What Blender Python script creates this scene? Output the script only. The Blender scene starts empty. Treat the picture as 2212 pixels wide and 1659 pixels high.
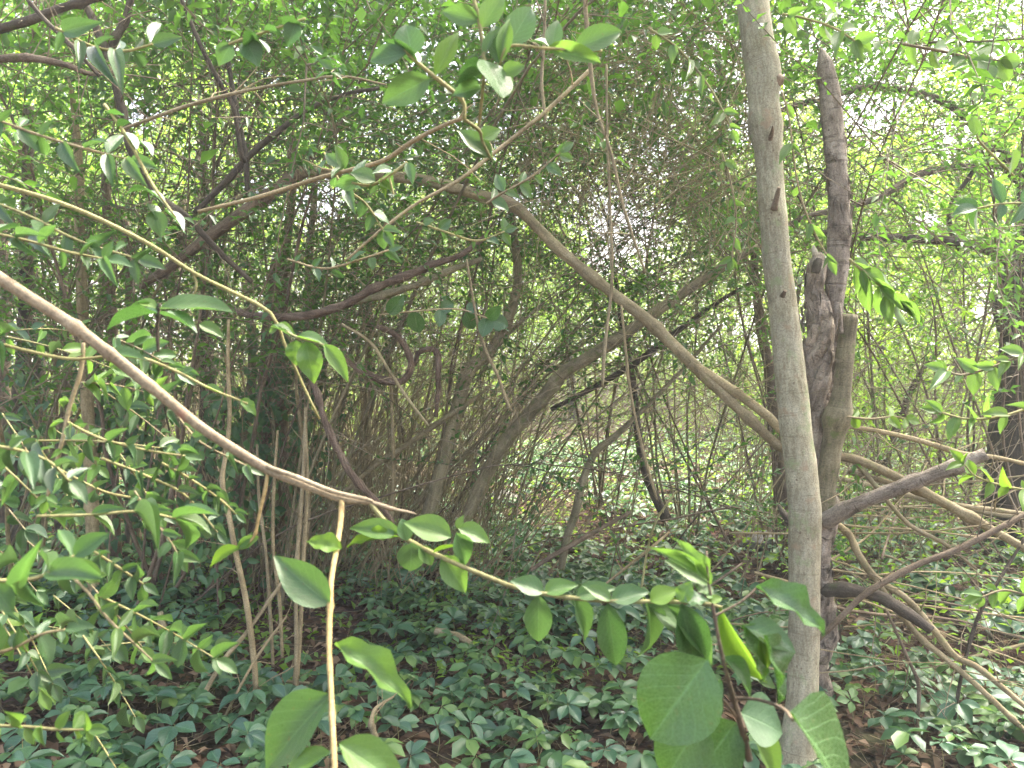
import bpy, math, random
import numpy as np
from mathutils import Vector, Matrix, noise

random.seed(7)
rng = np.random.default_rng(11)
S = bpy.context.scene
C = S.collection
R_ = math.radians

# ------------------------------------------------------------------ camera, sky, sun, exposure
FPX, CX, CY = 1609.0, 1106.0, 829.5            # the photograph read at 2212 x 1659
CAM = np.array([0.0, 0.0, 1.55])
PITCH = math.atan(69.5 / FPX)
camd = bpy.data.cameras.new('camera')
camd.sensor_width = 36.0
camd.lens = 36.0 * FPX / 2212.0
camd.clip_start = 0.05
camd.clip_end = 2000
camd.dof.use_dof = True
camd.dof.focus_distance = 3.2
camd.dof.aperture_fstop = 8.5
cam = bpy.data.objects.new('camera', camd)
cam.location = CAM
cam.rotation_euler = (math.pi / 2 - PITCH, 0, 0)
C.objects.link(cam)
S.camera = cam

SUN_EL, SUN_AZ = R_(58), R_(50)                # azimuth clockwise from +Y (the view direction)
w = bpy.data.worlds.new('World')
S.world = w
w.use_nodes = True
nt = w.node_tree
sky = nt.nodes.new('ShaderNodeTexSky')
sky.sky_type = 'NISHITA'
sky.sun_disc = False
sky.sun_elevation = SUN_EL
sky.sun_rotation = SUN_AZ
sky.air_density = 1.0
sky.dust_density = 9.0
sky.ozone_density = 1.0
bg = nt.nodes['Background']
bg.inputs['Strength'].default_value = 0.15
nt.links.new(sky.outputs[0], bg.inputs['Color'])
sl = bpy.data.lights.new('sun', 'SUN')
sl.energy = 3.2
sl.angle = R_(8)
sl.color = (1.0, 0.96, 0.88)
so = bpy.data.objects.new('sun', sl)
sd = Vector((math.sin(SUN_AZ) * math.cos(SUN_EL), math.cos(SUN_AZ) * math.cos(SUN_EL), math.sin(SUN_EL)))
so.rotation_euler = sd.to_track_quat('Z', 'Y').to_euler()
so.location = (20, 12, 30)
C.objects.link(so)
S.view_settings.view_transform = 'Standard'
S.view_settings.look = 'None'
S.view_settings.exposure = 2.75
S.view_settings.gamma = 1.0
S.view_settings.use_curve_mapping = False
S.render.engine = 'CYCLES'
S.cycles.max_bounces = 10
S.cycles.diffuse_bounces = 6
S.cycles.transmission_bounces = 8
S.cycles.glossy_bounces = 3
S.cycles.use_denoising = True

# ------------------------------------------------------------------ pixel reading -> place
_cp, _sp = math.cos(PITCH), math.sin(PITCH)
FWD, UP, RT = np.array([0, _cp, -_sp]), np.array([0, _sp, _cp]), np.array([1.0, 0, 0])


def P(px, py, d):
    return CAM + d * (FWD + RT * ((px - CX) / FPX) + UP * ((CY - py) / FPX))


def hgt(x, y):
    x = np.asarray(x, float); y = np.asarray(y, float)
    return (0.05 * np.sin(x * 0.9 + 1.3) * np.cos(y * 0.7) + 0.035 * np.sin(x * 2.1 + y * 1.7)
            + 0.02 * np.sin(x * 4.3 - y * 3.1) + 0.012 * np.sin(x * 7.7 + 2) * np.sin(y * 8.3))


def G(px, py):
    """where the sight line of a pixel meets the ground"""
    r = FWD + RT * ((px - CX) / FPX) + UP * ((CY - py) / FPX)
    z = 0.0
    for _ in range(6):
        t = (z - CAM[2]) / r[2]
        p = CAM + r * t
        z = float(hgt(p[0], p[1]))
    return np.array([p[0], p[1], z])


def nrm(v):
    v = np.asarray(v, float)
    return v / (np.linalg.norm(v, axis=-1, keepdims=True) + 1e-12)


# ------------------------------------------------------------------ mesh builder
class MB:
    def __init__(self):
        self.v, self.q, self.t, self.uq, self.ut, self.n = [], [], [], [], [], 0

    def add(self, v, q=None, t=None, uq=None, ut=None):
        v = np.asarray(v, np.float32).reshape(-1, 3)
        if q is not None and len(q):
            q = np.asarray(q, np.int64).reshape(-1, 4)
            self.q.append(q + self.n)
            self.uq.append(np.zeros((len(q), 4, 2), np.float32) if uq is None else np.asarray(uq, np.float32).reshape(-1, 4, 2))
        if t is not None and len(t):
            t = np.asarray(t, np.int64).reshape(-1, 3)
            self.t.append(t + self.n)
            self.ut.append(np.zeros((len(t), 3, 2), np.float32) if ut is None else np.asarray(ut, np.float32).reshape(-1, 3, 2))
        self.v.append(v)
        self.n += len(v)

    def mesh(self, name, mat, origin=(0, 0, 0), smooth=True):
        me = bpy.data.meshes.new(name)
        v = np.concatenate(self.v) - np.asarray(origin, np.float32)
        q = np.concatenate(self.q) if self.q else np.zeros((0, 4), np.int64)
        t = np.concatenate(self.t) if self.t else np.zeros((0, 3), np.int64)
        uq = np.concatenate(self.uq).reshape(-1, 2) if self.uq else np.zeros((0, 2), np.float32)
        ut = np.concatenate(self.ut).reshape(-1, 2) if self.ut else np.zeros((0, 2), np.float32)
        me.vertices.add(len(v))
        me.vertices.foreach_set('co', v.astype(np.float32).ravel())
        loops = np.concatenate([q.ravel(), t.ravel()]).astype(np.int32)
        me.loops.add(len(loops))
        me.loops.foreach_set('vertex_index', loops)
        st = np.concatenate([np.arange(len(q)) * 4, len(q) * 4 + np.arange(len(t)) * 3]).astype(np.int32)
        me.polygons.add(len(st))
        me.polygons.foreach_set('loop_start', st)
        me.polygons.foreach_set('use_smooth', np.full(len(st), smooth))
        me.update(calc_edges=True)
        uv = me.uv_layers.new(name='UVMap')
        uv.data.foreach_set('uv', np.concatenate([uq, ut]).astype(np.float32).ravel())
        if mat:
            me.materials.append(mat)
        return me

    def build(self, name, mat, parent=None, origin=(0, 0, 0), smooth=True):
        o = bpy.data.objects.new(name, self.mesh(name, mat, origin, smooth))
        C.objects.link(o)
        if parent is not None:
            o.parent = parent
        else:
            o.location = origin
        return o


def tag(o, label, cat, group=None):
    o['label'] = label
    o['category'] = cat
    if group:
        o['group'] = group
    return o


def thing(name, label, cat, loc, group=None):
    o = bpy.data.objects.new(name, None)
    o.empty_display_size = 0.1
    o.location = loc
    C.objects.link(o)
    return tag(o, label, cat, group)


def spline(pts, n):
    """Catmull-Rom through rows of any width"""
    p = np.asarray(pts, float)
    if len(p) == 2:
        tt = np.linspace(0, 1, n)[:, None]
        return p[0] * (1 - tt) + p[1] * tt
    e = np.vstack([2 * p[0] - p[1], p, 2 * p[-1] - p[-2]])
    seg = np.linalg.norm(np.diff(p[:, :3], axis=0), axis=1) + 1e-9
    cum = np.concatenate([[0], np.cumsum(seg)])
    s = np.linspace(0, cum[-1], n)
    i = np.clip(np.searchsorted(cum, s, side='right') - 1, 0, len(p) - 2)
    t = ((s - cum[i]) / seg[i])[:, None]
    a, b, c, d = e[i], e[i + 1], e[i + 2], e[i + 3]
    return 0.5 * (2 * b + (c - a) * t + (2 * a - 5 * b + 4 * c - d) * t ** 2 + (3 * b - a - 3 * c + d) * t ** 3)


def frames(p):
    t = nrm(np.gradient(p, axis=0))
    a = np.array([0, 0, 1.0]) if abs(t[0][2]) < 0.9 else np.array([1.0, 0, 0])
    n0 = nrm(np.cross(t[0], a))
    N = [n0]
    for k in range(1, len(p)):
        v = N[-1] - t[k] * np.dot(N[-1], t[k])
        N.append(nrm(v))
    N = np.array(N)
    return t, N, np.cross(t, N)


def tube(mb, pts, n=24, sides=8, rough=0.0, freq=6.0, knots=0, cap=True, seed=0, flute=0.0, twist=0.0):
    """pts rows x,y,z,radius. knots: swollen joints. flute: lengthwise ridges"""
    c = spline(pts, n)
    p, r = c[:, :3], np.maximum(c[:, 3], 0.0003)
    rs = np.random.default_rng(seed + 77)
    L = np.concatenate([[0], np.cumsum(np.linalg.norm(np.diff(p, axis=0), axis=1))])
    if knots:
        for kx in rs.uniform(0, L[-1], knots):
            r = r * (1 + rs.uniform(.1, .28) * np.exp(-((L - kx) / (r.mean() * 1.1)) ** 2))
    t, N, B = frames(p)
    th = np.linspace(0, 2 * np.pi, sides, endpoint=False)
    ang = th[None, :] + twist * L[:, None]
    dirs = N[:, None, :] * np.cos(ang)[..., None] + B[:, None, :] * np.sin(ang)[..., None]
    rr = np.repeat(r[:, None], sides, 1)
    if flute:
        rr = rr * (1 + flute * (np.sin(3 * th + seed) + .6 * np.sin(5 * th + 2 * seed))[None, :])
    v = p[:, None, :] + dirs * rr[..., None]
    if rough:
        flat = v.reshape(-1, 3)
        nz = np.array([noise.noise(Vector(q * freq) + Vector((seed * 3.1, 0, 0))) + .5 * noise.noise(Vector(q * freq * 2.7)) for q in flat]).reshape(len(p), sides)
        v = v + dirs * (rr * rough * nz)[..., None]
    i = np.arange(n - 1)[:, None] * sides
    j = np.arange(sides)[None, :]
    j2 = (j + 1) % sides
    q = np.stack([i + j, i + j2, i + sides + j2, i + sides + j], -1).reshape(-1, 4)
    circ = 2 * np.pi * r.mean()
    u0, u1 = np.broadcast_to(L[:-1, None], (n - 1, sides)), np.broadcast_to(L[1:, None], (n - 1, sides))
    va, vb = np.broadcast_to(j / sides * circ, (n - 1, sides)), np.broadcast_to((j + 1) / sides * circ, (n - 1, sides))
    uq = np.stack([np.stack([u0, va], -1), np.stack([u0, vb], -1), np.stack([u1, vb], -1), np.stack([u1, va], -1)], 2).reshape(-1, 4, 2)
    vv = v.reshape(-1, 3)
    tri = None
    if cap:
        vv = np.vstack([vv, p[:1], p[-1:]])
        m = n * sides
        jj = np.arange(sides)
        tri = np.vstack([np.stack([np.full(sides, m), (jj + 1) % sides, jj], -1),
                         np.stack([np.full(sides, m + 1), m - sides + jj, m - sides + (jj + 1) % sides], -1)])
    mb.add(vv, q, tri, uq)
    return c


def tubes(mb, paths, r0, r1, sides=4):
    """many thin tubes at once: paths (N,K,3), r0, r1 (N,)"""
    N_, K, _ = paths.shape
    T = nrm(np.gradient(paths, axis=1))
    ref = np.cross(paths[:, -1] - paths[:, 0], paths[:, K // 2] - paths[:, 0])
    bad = np.linalg.norm(ref, axis=1) < 1e-6
    ref[bad] = [0.3, 0.8, 0.52]
    ref = nrm(ref)[:, None, :]
    A = nrm(np.cross(T, ref) + 1e-9)
    B = np.cross(T, A)
    rad = r0[:, None] + (r1 - r0)[:, None] * np.linspace(0, 1, K)[None, :]
    th = np.linspace(0, 2 * np.pi, sides, endpoint=False)
    v = paths[:, :, None, :] + (A[:, :, None, :] * np.cos(th)[None, None, :, None] + B[:, :, None, :] * np.sin(th)[None, None, :, None]) * rad[:, :, None, None]
    base = (np.arange(N_) * K * sides)[:, None, None]
    i = (np.arange(K - 1) * sides)[None, :, None]
    j = np.arange(sides)[None, None, :]
    j2 = (j + 1) % sides
    q = np.stack([base + i + j, base + i + j2, base + i + sides + j2, base + i + sides + j], -1).reshape(-1, 4)
    L = np.linspace(0, 1, K)
    u0 = np.broadcast_to(L[:-1][None, :, None], (N_, K - 1, sides)); u1 = np.broadcast_to(L[1:][None, :, None], (N_, K - 1, sides))
    va = np.broadcast_to(j * .01, (N_, K - 1, sides)); vb = va + .01
    uq = np.stack([np.stack([u0, va], -1), np.stack([u0, vb], -1), np.stack([u1, vb], -1), np.stack([u1, va], -1)], 3).reshape(-1, 4, 2)
    mb.add(v.reshape(-1, 3), q, None, uq)


# ------------------------------------------------------------------ leaf shapes
def leaf_grid(nl=7, nw=4, a=0.85, b=0.9, fold=0.35, curl=0.22, wave=0.03, tip=0.25, bend=0.0, wave_n=3.0):
    """unit leaf: base at origin, tip at y = 1, width 1 across x, normal +z"""
    v, uvs = [], []
    for i in range(nl + 1):
        t = i / nl
        wd = max(0.012, math.sin(math.pi * min(1, max(0, t)) ** a) ** b * (1 - tip * t ** 3)) if 0 < i < nl else (0.03 if i == 0 else 0.006)
        for j in range(nw + 1):
            s = -1 + 2 * j / nw
            x = s * wd * 0.5
            z = fold * abs(x) - curl * t * t + wave * math.sin(t * math.pi * wave_n + (1.3 if s > 0 else 0)) * abs(s)
            v.append((x + bend * t * t, t, z))
            uvs.append((t, (s + 1) / 2))
    q = [(i * (nw + 1) + j, i * (nw + 1) + j + 1, (i + 1) * (nw + 1) + j + 1, (i + 1) * (nw + 1) + j) for i in range(nl) for j in range(nw)]
    uv = [[uvs[k] for k in f] for f in q]
    return np.array(v), np.array(q), np.zeros((0, 3), int), np.array(uv), np.zeros((0, 3, 2))


def leaf_lo(fold=0.3, curl=0.15, hi=False):
    if hi:
        v = np.array([(0, 0, 0), (-.42, .28, fold * .42), (0, .28, 0), (.42, .28, fold * .42), (-.36, .66, fold * .36 - curl * .4), (0, .66, -curl * .4), (.36, .66, fold * .36 - curl * .4), (0, 1, -curl)])
        q = np.array([(1, 2, 5, 4), (2, 3, 6, 5)])
        t = np.array([(0, 2, 1), (0, 3, 2), (4, 5, 7), (5, 6, 7)])
    else:
        v = np.array([(0, 0, 0), (-.46, .42, fold * .46), (0, .42, -.02), (.46, .42, fold * .46), (0, 1, -curl)])
        q = np.zeros((0, 4), int)
        t = np.array([(0, 2, 1), (0, 3, 2), (1, 2, 4), (2, 3, 4)])
    uv = np.stack([v[:, 1], v[:, 0] + .5], -1)
    return v, q, t, uv[q] if len(q) else np.zeros((0, 4, 2)), uv[t]


LO, MID = leaf_lo(), leaf_lo(hi=True)
OBO = tuple(x.copy() for x in MID)
OBO[0][[1, 3], 0] *= .72
OBO[0][[4, 6], 0] *= 1.2


def leaves(mb, tmpl, base, d, n, ln, wd):
    """scatter a leaf shape: base (N,3), direction, normal hint, length, width"""
    v, q, t, uq, ut = tmpl
    N_ = len(base)
    if N_ == 0:
        return
    Y = nrm(d)
    X = nrm(np.cross(Y, n) + 1e-9)
    Z = np.cross(X, Y)
    ln, wd = np.broadcast_to(ln, (N_,)), np.broadcast_to(wd, (N_,))
    V = base[:, None, :] + X[:, None, :] * (v[None, :, 0:1] * wd[:, None, None]) + Y[:, None, :] * (v[None, :, 1:2] * ln[:, None, None]) + Z[:, None, :] * (v[None, :, 2:3] * ln[:, None, None])
    off = (np.arange(N_) * len(v))[:, None, None]
    Q = (q[None] + off).reshape(-1, 4) if len(q) else None
    T = (t[None] + off).reshape(-1, 3) if len(t) else None
    mb.add(V.reshape(-1, 3), Q, T, np.tile(uq, (N_, 1, 1)) if len(q) else None, np.tile(ut, (N_, 1, 1)) if len(t) else None)


# ------------------------------------------------------------------ materials
def _new(name):
    m = bpy.data.materials.new(name)
    m.use_nodes = True
    n = m.node_tree
    n.nodes.clear()
    out = n.nodes.new('ShaderNodeOutputMaterial')
    return m, n, out


def _mix(n, fac, a, b, blend='MIX'):
    x = n.nodes.new('ShaderNodeMix')
    x.data_type = 'RGBA'
    x.blend_type = blend
    for sock, val in ((x.inputs[0], fac), (x.inputs[6], a), (x.inputs[7], b)):
        if isinstance(val, bpy.types.NodeSocket):
            n.links.new(val, sock)
        elif isinstance(val, (int, float)):
            sock.default_value = val
        else:
            sock.default_value = (*val, 1)
    return x.outputs[2]


def _math(n, op, a, b=0.0, c=None):
    x = n.nodes.new('ShaderNodeMath')
    x.operation = op
    for sock, val in zip(x.inputs, (a, b) if c is None else (a, b, c)):
        if isinstance(val, bpy.types.NodeSocket):
            n.links.new(val, sock)
        else:
            sock.default_value = val
    return x.outputs[0]


def _ramp(n, fac, stops):
    x = n.nodes.new('ShaderNodeValToRGB')
    e = x.color_ramp.elements
    while len(e) < len(stops):
        e.new(0.5)
    for k, (p_, c_) in enumerate(stops):
        e[k].position = p_
        e[k].color = (*c_, 1) if not isinstance(c_, (int, float)) else (c_, c_, c_, 1)
    n.links.new(fac, x.inputs[0])
    return x.outputs[0]


def _noise(n, vec, scale, detail=3, rough=.55):
    x = n.nodes.new('ShaderNodeTexNoise')
    x.inputs['Scale'].default_value = scale
    x.inputs['Detail'].default_value = detail
    x.inputs['Roughness'].default_value = rough
    if vec is not None:
        n.links.new(vec, x.inputs['Vector'])
    return x.outputs[0]


def leaf_mat(name, col, col2, trans, tmix=0.42, rough=0.42, veins=0.0, spec=0.45, third=None, spots=0.0):
    """col..col2: leaf to leaf variation; trans: colour of the light that comes through"""
    m, n, out = _new(name)
    geo = n.nodes.new('ShaderNodeNewGeometry')
    oi = n.nodes.new('ShaderNodeObjectInfo')
    rnd = _math(n, 'FRACT', _math(n, 'ADD', geo.outputs['Random Per Island'], oi.outputs['Random']))
    stops = [(0.0, col), (0.7, col2)] if third is None else [(0.0, col), (0.6, col2), (1.0, third)]
    c = _ramp(n, rnd, stops)
    tc = n.nodes.new('ShaderNodeTexCoord')
    nz = _noise(n, tc.outputs['Object'], 45 if veins else 9, 3)
    c = _mix(n, 0.55, c, _ramp(n, nz, [(0.3, 0.72), (0.7, 1.25)]), 'MULTIPLY')
    t = _mix(n, 0.5, _mix(n, rnd, trans, tuple(x * 0.7 for x in trans)), _ramp(n, nz, [(0.3, .75), (0.7, 1.2)]), 'MULTIPLY')
    hgt_out = nz
    if veins:
        sep = n.nodes.new('ShaderNodeSeparateXYZ')
        n.links.new(tc.outputs['UV'], sep.inputs[0])
        av = _math(n, 'ABSOLUTE', _math(n, 'SUBTRACT', sep.outputs[1], 0.5))
        mid = _math(n, 'SUBTRACT', 1.0, _math(n, 'MULTIPLY', av, 1 / 0.03))
        mid = _math(n, 'MAXIMUM', mid, 0.0)
        w_ = _math(n, 'SINE', _math(n, 'MULTIPLY', _math(n, 'SUBTRACT', sep.outputs[0], _math(n, 'MULTIPLY', av, 0.75)), 44.0))
        lat = _math(n, 'MULTIPLY', _math(n, 'MAXIMUM', _math(n, 'SUBTRACT', w_, 0.86), 0.0), 3.2)
        lines = _math(n, 'MINIMUM', _math(n, 'ADD', mid, lat), 1.0)
        c = _mix(n, _math(n, 'MULTIPLY', lines, veins), c, tuple(min(1, x * 2.1 + .03) for x in col2))
        t = _mix(n, _math(n, 'MULTIPLY', lines, veins * .6), t, tuple(x * .55 for x in trans))
        hgt_out = _math(n, 'SUBTRACT', _math(n, 'MULTIPLY', nz, 0.5), _math(n, 'MULTIPLY', lines, 0.55))
    if spots:
        mpo = n.nodes.new('ShaderNodeVectorMath')
        mpo.operation = 'ADD'
        n.links.new(tc.outputs['Object'], mpo.inputs[0])
        n.links.new(oi.outputs['Location'], mpo.inputs[1])
        sp = _noise(n, mpo.outputs[0], 15, 2)
        c = _mix(n, _math(n, 'MULTIPLY', _ramp(n, sp, [(0.69, 0.0), (0.72, 1.0)]), min(1, spots * 1.6)), c, (0.13, 0.085, 0.03))
        sx = n.nodes.new('ShaderNodeSeparateXYZ')
        n.links.new(tc.outputs['UV'], sx.inputs[0])
        edge = _math(n, 'ADD', sx.outputs[0], _math(n, 'MULTIPLY', _noise(n, mpo.outputs[0], 7, 2), .35))
        c = _mix(n, _math(n, 'MULTIPLY', _ramp(n, edge, [(1.0, 0.0), (1.0, 0.0)]) if False else _ramp(n, _math(n, 'SUBTRACT', edge, .35), [(.80, 0.0), (.88, 1.0)]), spots), c, (.17, .13, .04))
    pb = n.nodes.new('ShaderNodeBsdfPrincipled')
    n.links.new(c, pb.inputs['Base Color'])
    rr = _ramp(n, nz, [(0.3, max(0, rough - .08)), (0.7, rough + .12)])
    n.links.new(rr, pb.inputs['Roughness'])
    pb.inputs['Specular IOR Level'].default_value = spec
    tr = n.nodes.new('ShaderNodeBsdfTranslucent')
    n.links.new(t, tr.inputs['Color'])
    if veins:
        bp = n.nodes.new('ShaderNodeBump')
        bp.inputs['Strength'].default_value = 0.35
        bp.inputs['Distance'].default_value = 0.002
        n.links.new(hgt_out, bp.inputs['Height'])
        n.links.new(bp.outputs[0], pb.inputs['Normal'])
    mx = n.nodes.new('ShaderNodeMixShader')
    mx.inputs[0].default_value = tmix
    n.links.new(pb.outputs[0], mx.inputs[1])
    n.links.new(tr.outputs[0], mx.inputs[2])
    n.links.new(mx.outputs[0], out.inputs[0])
    return m


def bark_mat(name, dark, mid, light, streak=(6, 60), blotch=5.0, bump=0.5, moss=None, moss_amt=0.0, spots=None, bands=0.0, dist=0.006, rough=0.85, red=None):
    """streak: noise scale along and across the stem"""
    m, n, out = _new(name)
    tc = n.nodes.new('ShaderNodeTexCoord')
    mp = n.nodes.new('ShaderNodeMapping')
    mp.inputs['Scale'].default_value = (streak[0], streak[1], 1)
    n.links.new(tc.outputs['UV'], mp.inputs['Vector'])
    st = _noise(n, mp.outputs[0], 1.0, 5, .65)
    bl = _noise(n, tc.outputs['Object'], blotch, 4, .6)
    fac = _math(n, 'ADD', _math(n, 'MULTIPLY', st, 0.55), _math(n, 'MULTIPLY', bl, 0.45))
    c = _ramp(n, fac, [(0.33, dark), (0.5, mid), (0.68, light)])
    fine = _noise(n, tc.outputs['Object'], 170, 4, .7)
    c = _mix(n, .75, c, _ramp(n, fine, [(0.32, .5), (0.5, 1.0), (0.68, 1.35)]), 'MULTIPLY')
    wide = _noise(n, tc.outputs['Object'], blotch * .45, 3, .6)
    c = _mix(n, .6, c, _ramp(n, wide, [(0.35, (.62, .60, .58)), (0.65, (1.25, 1.25, 1.2))]), 'MULTIPLY')
    oi = n.nodes.new('ShaderNodeObjectInfo')
    c = _mix(n, 0.7, c, _ramp(n, oi.outputs['Random'], [(0, (0.78, 0.78, 0.8)), (1, (1.2, 1.15, 1.08))]), 'MULTIPLY')
    h = _math(n, 'ADD', fac, _math(n, 'MULTIPLY', fine, .55))
    if bands:
        mp2 = n.nodes.new('ShaderNodeMapping')
        mp2.inputs['Scale'].default_value = (55, 5, 1)
        n.links.new(tc.outputs['UV'], mp2.inputs['Vector'])
        bn = _noise(n, mp2.outputs[0], 1.0, 3)
        bm = _ramp(n, bn, [(0.58, 0.0), (0.66, 1.0)])
        c = _mix(n, _math(n, 'MULTIPLY', bm, bands), c, dark)
        h = _math(n, 'SUBTRACT', h, _math(n, 'MULTIPLY', bm, 0.35))
    if spots:
        vo = n.nodes.new('ShaderNodeTexVoronoi')
        vo.inputs['Scale'].default_value = 38
        n.links.new(tc.outputs['Object'], vo.inputs['Vector'])
        sm = _ramp(n, vo.outputs['Distance'], [(0.10, 1.0), (0.2, 0.0)])
        sm = _math(n, 'MULTIPLY', sm, _ramp(n, _noise(n, tc.outputs['Object'], 9, 1), [(0.5, 0), (0.6, 1)]))
        c = _mix(n, _math(n, 'MULTIPLY', sm, .75), c, spots)
    if moss:
        mm = _ramp(n, _noise(n, tc.outputs['Object'], blotch * 1.7, 5, .7), [(0.62 - moss_amt * .3, 0.0), (0.74 - moss_amt * .3, 1.0)])
        c = _mix(n, _math(n, 'MULTIPLY', mm, .8), c, moss)
    if red:
        rm = _ramp(n, _noise(n, tc.outputs['Object'], 14, 2), [(0.62, 0.0), (0.72, 1.0)])
        c = _mix(n, _math(n, 'MULTIPLY', rm, .7), c, red)
    pb = n.nodes.new('ShaderNodeBsdfPrincipled')
    n.links.new(c, pb.inputs['Base Color'])
    pb.inputs['Roughness'].default_value = rough
    pb.inputs['Specular IOR Level'].default_value = 0.25
    bp = n.nodes.new('ShaderNodeBump')
    bp.inputs['Strength'].default_value = bump
    bp.inputs['Distance'].default_value = dist
    n.links.new(h, bp.inputs['Height'])
    n.links.new(bp.outputs[0], pb.inputs['Normal'])
    n.links.new(pb.outputs[0], out.inputs[0])
    return m


M = {}
M['pale'] = bark_mat('pale_bark', (0.146, 0.124, 0.077), (0.274, 0.256, 0.176), (0.395, 0.380, 0.280), (16, 60), 6, .55, (.19, .23, .11), .22, (.10, .07, .045), .35, .006, .8, (.25, .18, .11))
M['dead'] = bark_mat('dead_bark', (.10, .08, .06), (.31, .26, .205), (.53, .465, .385), (9, 38), 11, 1.0, (.055, .04, .025), .18, (.05, .035, .03), .45, .016)
M['fresh'] = bark_mat('broken_wood', (.30, .24, .16), (.5, .44, .33), (.62, .58, .48), (5, 120), 20, .5)
M['olive'] = bark_mat('olive_bark', (.085, .076, .046), (.195, .17, .105), (.31, .275, .18), (8, 50), 10, .5, (.10, .13, .035), .25, None, .2)
M['brown'] = bark_mat('brown_bark', (.06, .045, .031), (.15, .115, .08), (.27, .215, .155), (8, 60), 8, .8, (.09, .11, .04), .05, None, .1)
M['darkb'] = bark_mat('dark_bark', (.03, .025, .019), (.07, .058, .043), (.135, .115, .085), (8, 50), 9, .8, (.06, .075, .03), .1)
M['black'] = bark_mat('shaded_dark_bark', (.018, .015, .012), (.042, .035, .027), (.085, .07, .053), (8, 50), 9, .9, (.05, .065, .025), .1)  # darker copy of dark bark: the backlit trunk's shade put into the colour
M['vine'] = bark_mat('vine_bark', (.045, .032, .023), (.13, .092, .066), (.26, .20, .15), (6, 160), 12, .9)
M['tan'] = bark_mat('tan_bark', (0.141, 0.107, 0.058), (0.244, 0.198, 0.112), (0.340, 0.290, 0.181), (9, 70), 14, .3, None, 0, None, .2)
M['cane'] = bark_mat('cane_bark', (0.115, 0.092, 0.051), (0.238, 0.197, 0.113), (0.353, 0.301, 0.195), (9, 50), 12, .35, (.17, .18, .07), .15)
M['stick'] = bark_mat('stick_bark', (0.180, 0.132, 0.078), (0.293, 0.232, 0.146), (0.373, 0.319, 0.224), (10, 60), 18, .35, None, 0, None, .15, .004, .7, (.27, .10, .07))
M['twig'] = bark_mat('twig_bark', (.075, .06, .04), (.17, .14, .095), (.30, .25, .17), (4, 50), 6, .2)
M['green_twig'] = bark_mat('green_twig_bark', (0.144, 0.137, 0.054), (0.245, 0.230, 0.101), (0.317, 0.302, 0.158), (6, 60), 20, .2)
M['yellow_twig'] = bark_mat('yellow_twig_bark', (0.203, 0.150, 0.060), (0.300, 0.225, 0.101), (0.367, 0.292, 0.158), (8, 60), 20, .25)

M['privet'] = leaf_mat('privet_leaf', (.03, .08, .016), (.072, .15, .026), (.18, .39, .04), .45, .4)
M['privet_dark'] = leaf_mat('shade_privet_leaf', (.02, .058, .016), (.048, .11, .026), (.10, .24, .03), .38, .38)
M['lime'] = leaf_mat('lime_leaf', (.065, .14, .018), (.115, .205, .025), (.34, .58, .04), .5, .42)
M['back'] = leaf_mat('far_leaf', (.06, .105, .022), (.12, .175, .035), (.34, .50, .06), .48, .45)
M['front'] = leaf_mat('front_leaf', (.035, .085, .028), (.062, .125, .036), (.13, .27, .05), .36, .34, .6, .5, (.09, .15, .04), .6)
M['front_bright'] = leaf_mat('bright_front_leaf', (.06, .13, .03), (.085, .165, .035), (.20, .37, .05), .44, .36, .55, .45, (.11, .18, .035), .5)
M['soft'] = leaf_mat('dull_front_leaf', (.028, .068, .026), (.05, .10, .036), (.09, .19, .045), .3, .32, .4, .55, (.075, .12, .035), .5)
M['front_dark'] = leaf_mat('dark_front_leaf', (.035, .085, .028), (.055, .115, .035), (.09, .22, .035), .3, .3, .5, .55)
M['big_leaf'] = leaf_mat('glossy_big_leaf', (.035, .085, .022), (.05, .11, .03), (.085, .21, .02), .3, .26, .8, .6, None, .5)
M['yellow_leaf'] = leaf_mat('yellow_green_leaf', (.10, .19, .022), (.11, .20, .026), (.21, .38, .03), .5, .4, .4)
M['creeper'] = leaf_mat('creeper_leaf', (.022, .070, .040), (.052, .125, .058), (.08, .19, .06), .28, .33, .55, .6, (.075, .16, .075))
M['creeper_light'] = leaf_mat('young_creeper_leaf', (.07, .15, .045), (.10, .19, .05), (.2, .36, .06), .35, .42, .5, .45)
M['cover'] = leaf_mat('ground_cover_leaf', (.03, .08, .036), (.075, .16, .06), (.10, .24, .06), .32, .42, 0, .5, (.13, .22, .05))
M['dead_leaf'] = leaf_mat('dead_leaf', (.07, .042, .024), (.15, .095, .055), (.12, .06, .025), .15, .7, 0, .2, (.24, .17, .11))


def ground_mat():
    m, n, out = _new('leaf_litter_soil')
    tc = n.nodes.new('ShaderNodeTexCoord')
    a = _noise(n, tc.outputs['Object'], 1.1, 5)
    b = _noise(n, tc.outputs['Object'], 28, 6, .7)
    vo = n.nodes.new('ShaderNodeTexVoronoi')
    vo.inputs['Scale'].default_value = 22
    n.links.new(tc.outputs['Object'], vo.inputs['Vector'])
    c = _ramp(n, b, [(0.3, (.028, .018, .011)), (0.52, (.075, .048, .03)), (0.72, (.15, .105, .068))])
    c = _mix(n, .35, c, vo.outputs['Color'], 'MULTIPLY')
    c = _mix(n, _ramp(n, a, [(0.52, 0), (0.66, .5)]), c, (.045, .055, .022))
    pb = n.nodes.new('ShaderNodeBsdfPrincipled')
    n.links.new(c, pb.inputs['Base Color'])
    pb.inputs['Roughness'].default_value = .95
    pb.inputs['Specular IOR Level'].default_value = .15
    bp = n.nodes.new('ShaderNodeBump')
    bp.inputs['Distance'].default_value = .03
    n.links.new(_math(n, 'ADD', b, vo.outputs['Distance']), bp.inputs['Height'])
    n.links.new(bp.outputs[0], pb.inputs['Normal'])
    n.links.new(pb.outputs[0], out.inputs[0])
    return m


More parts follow.
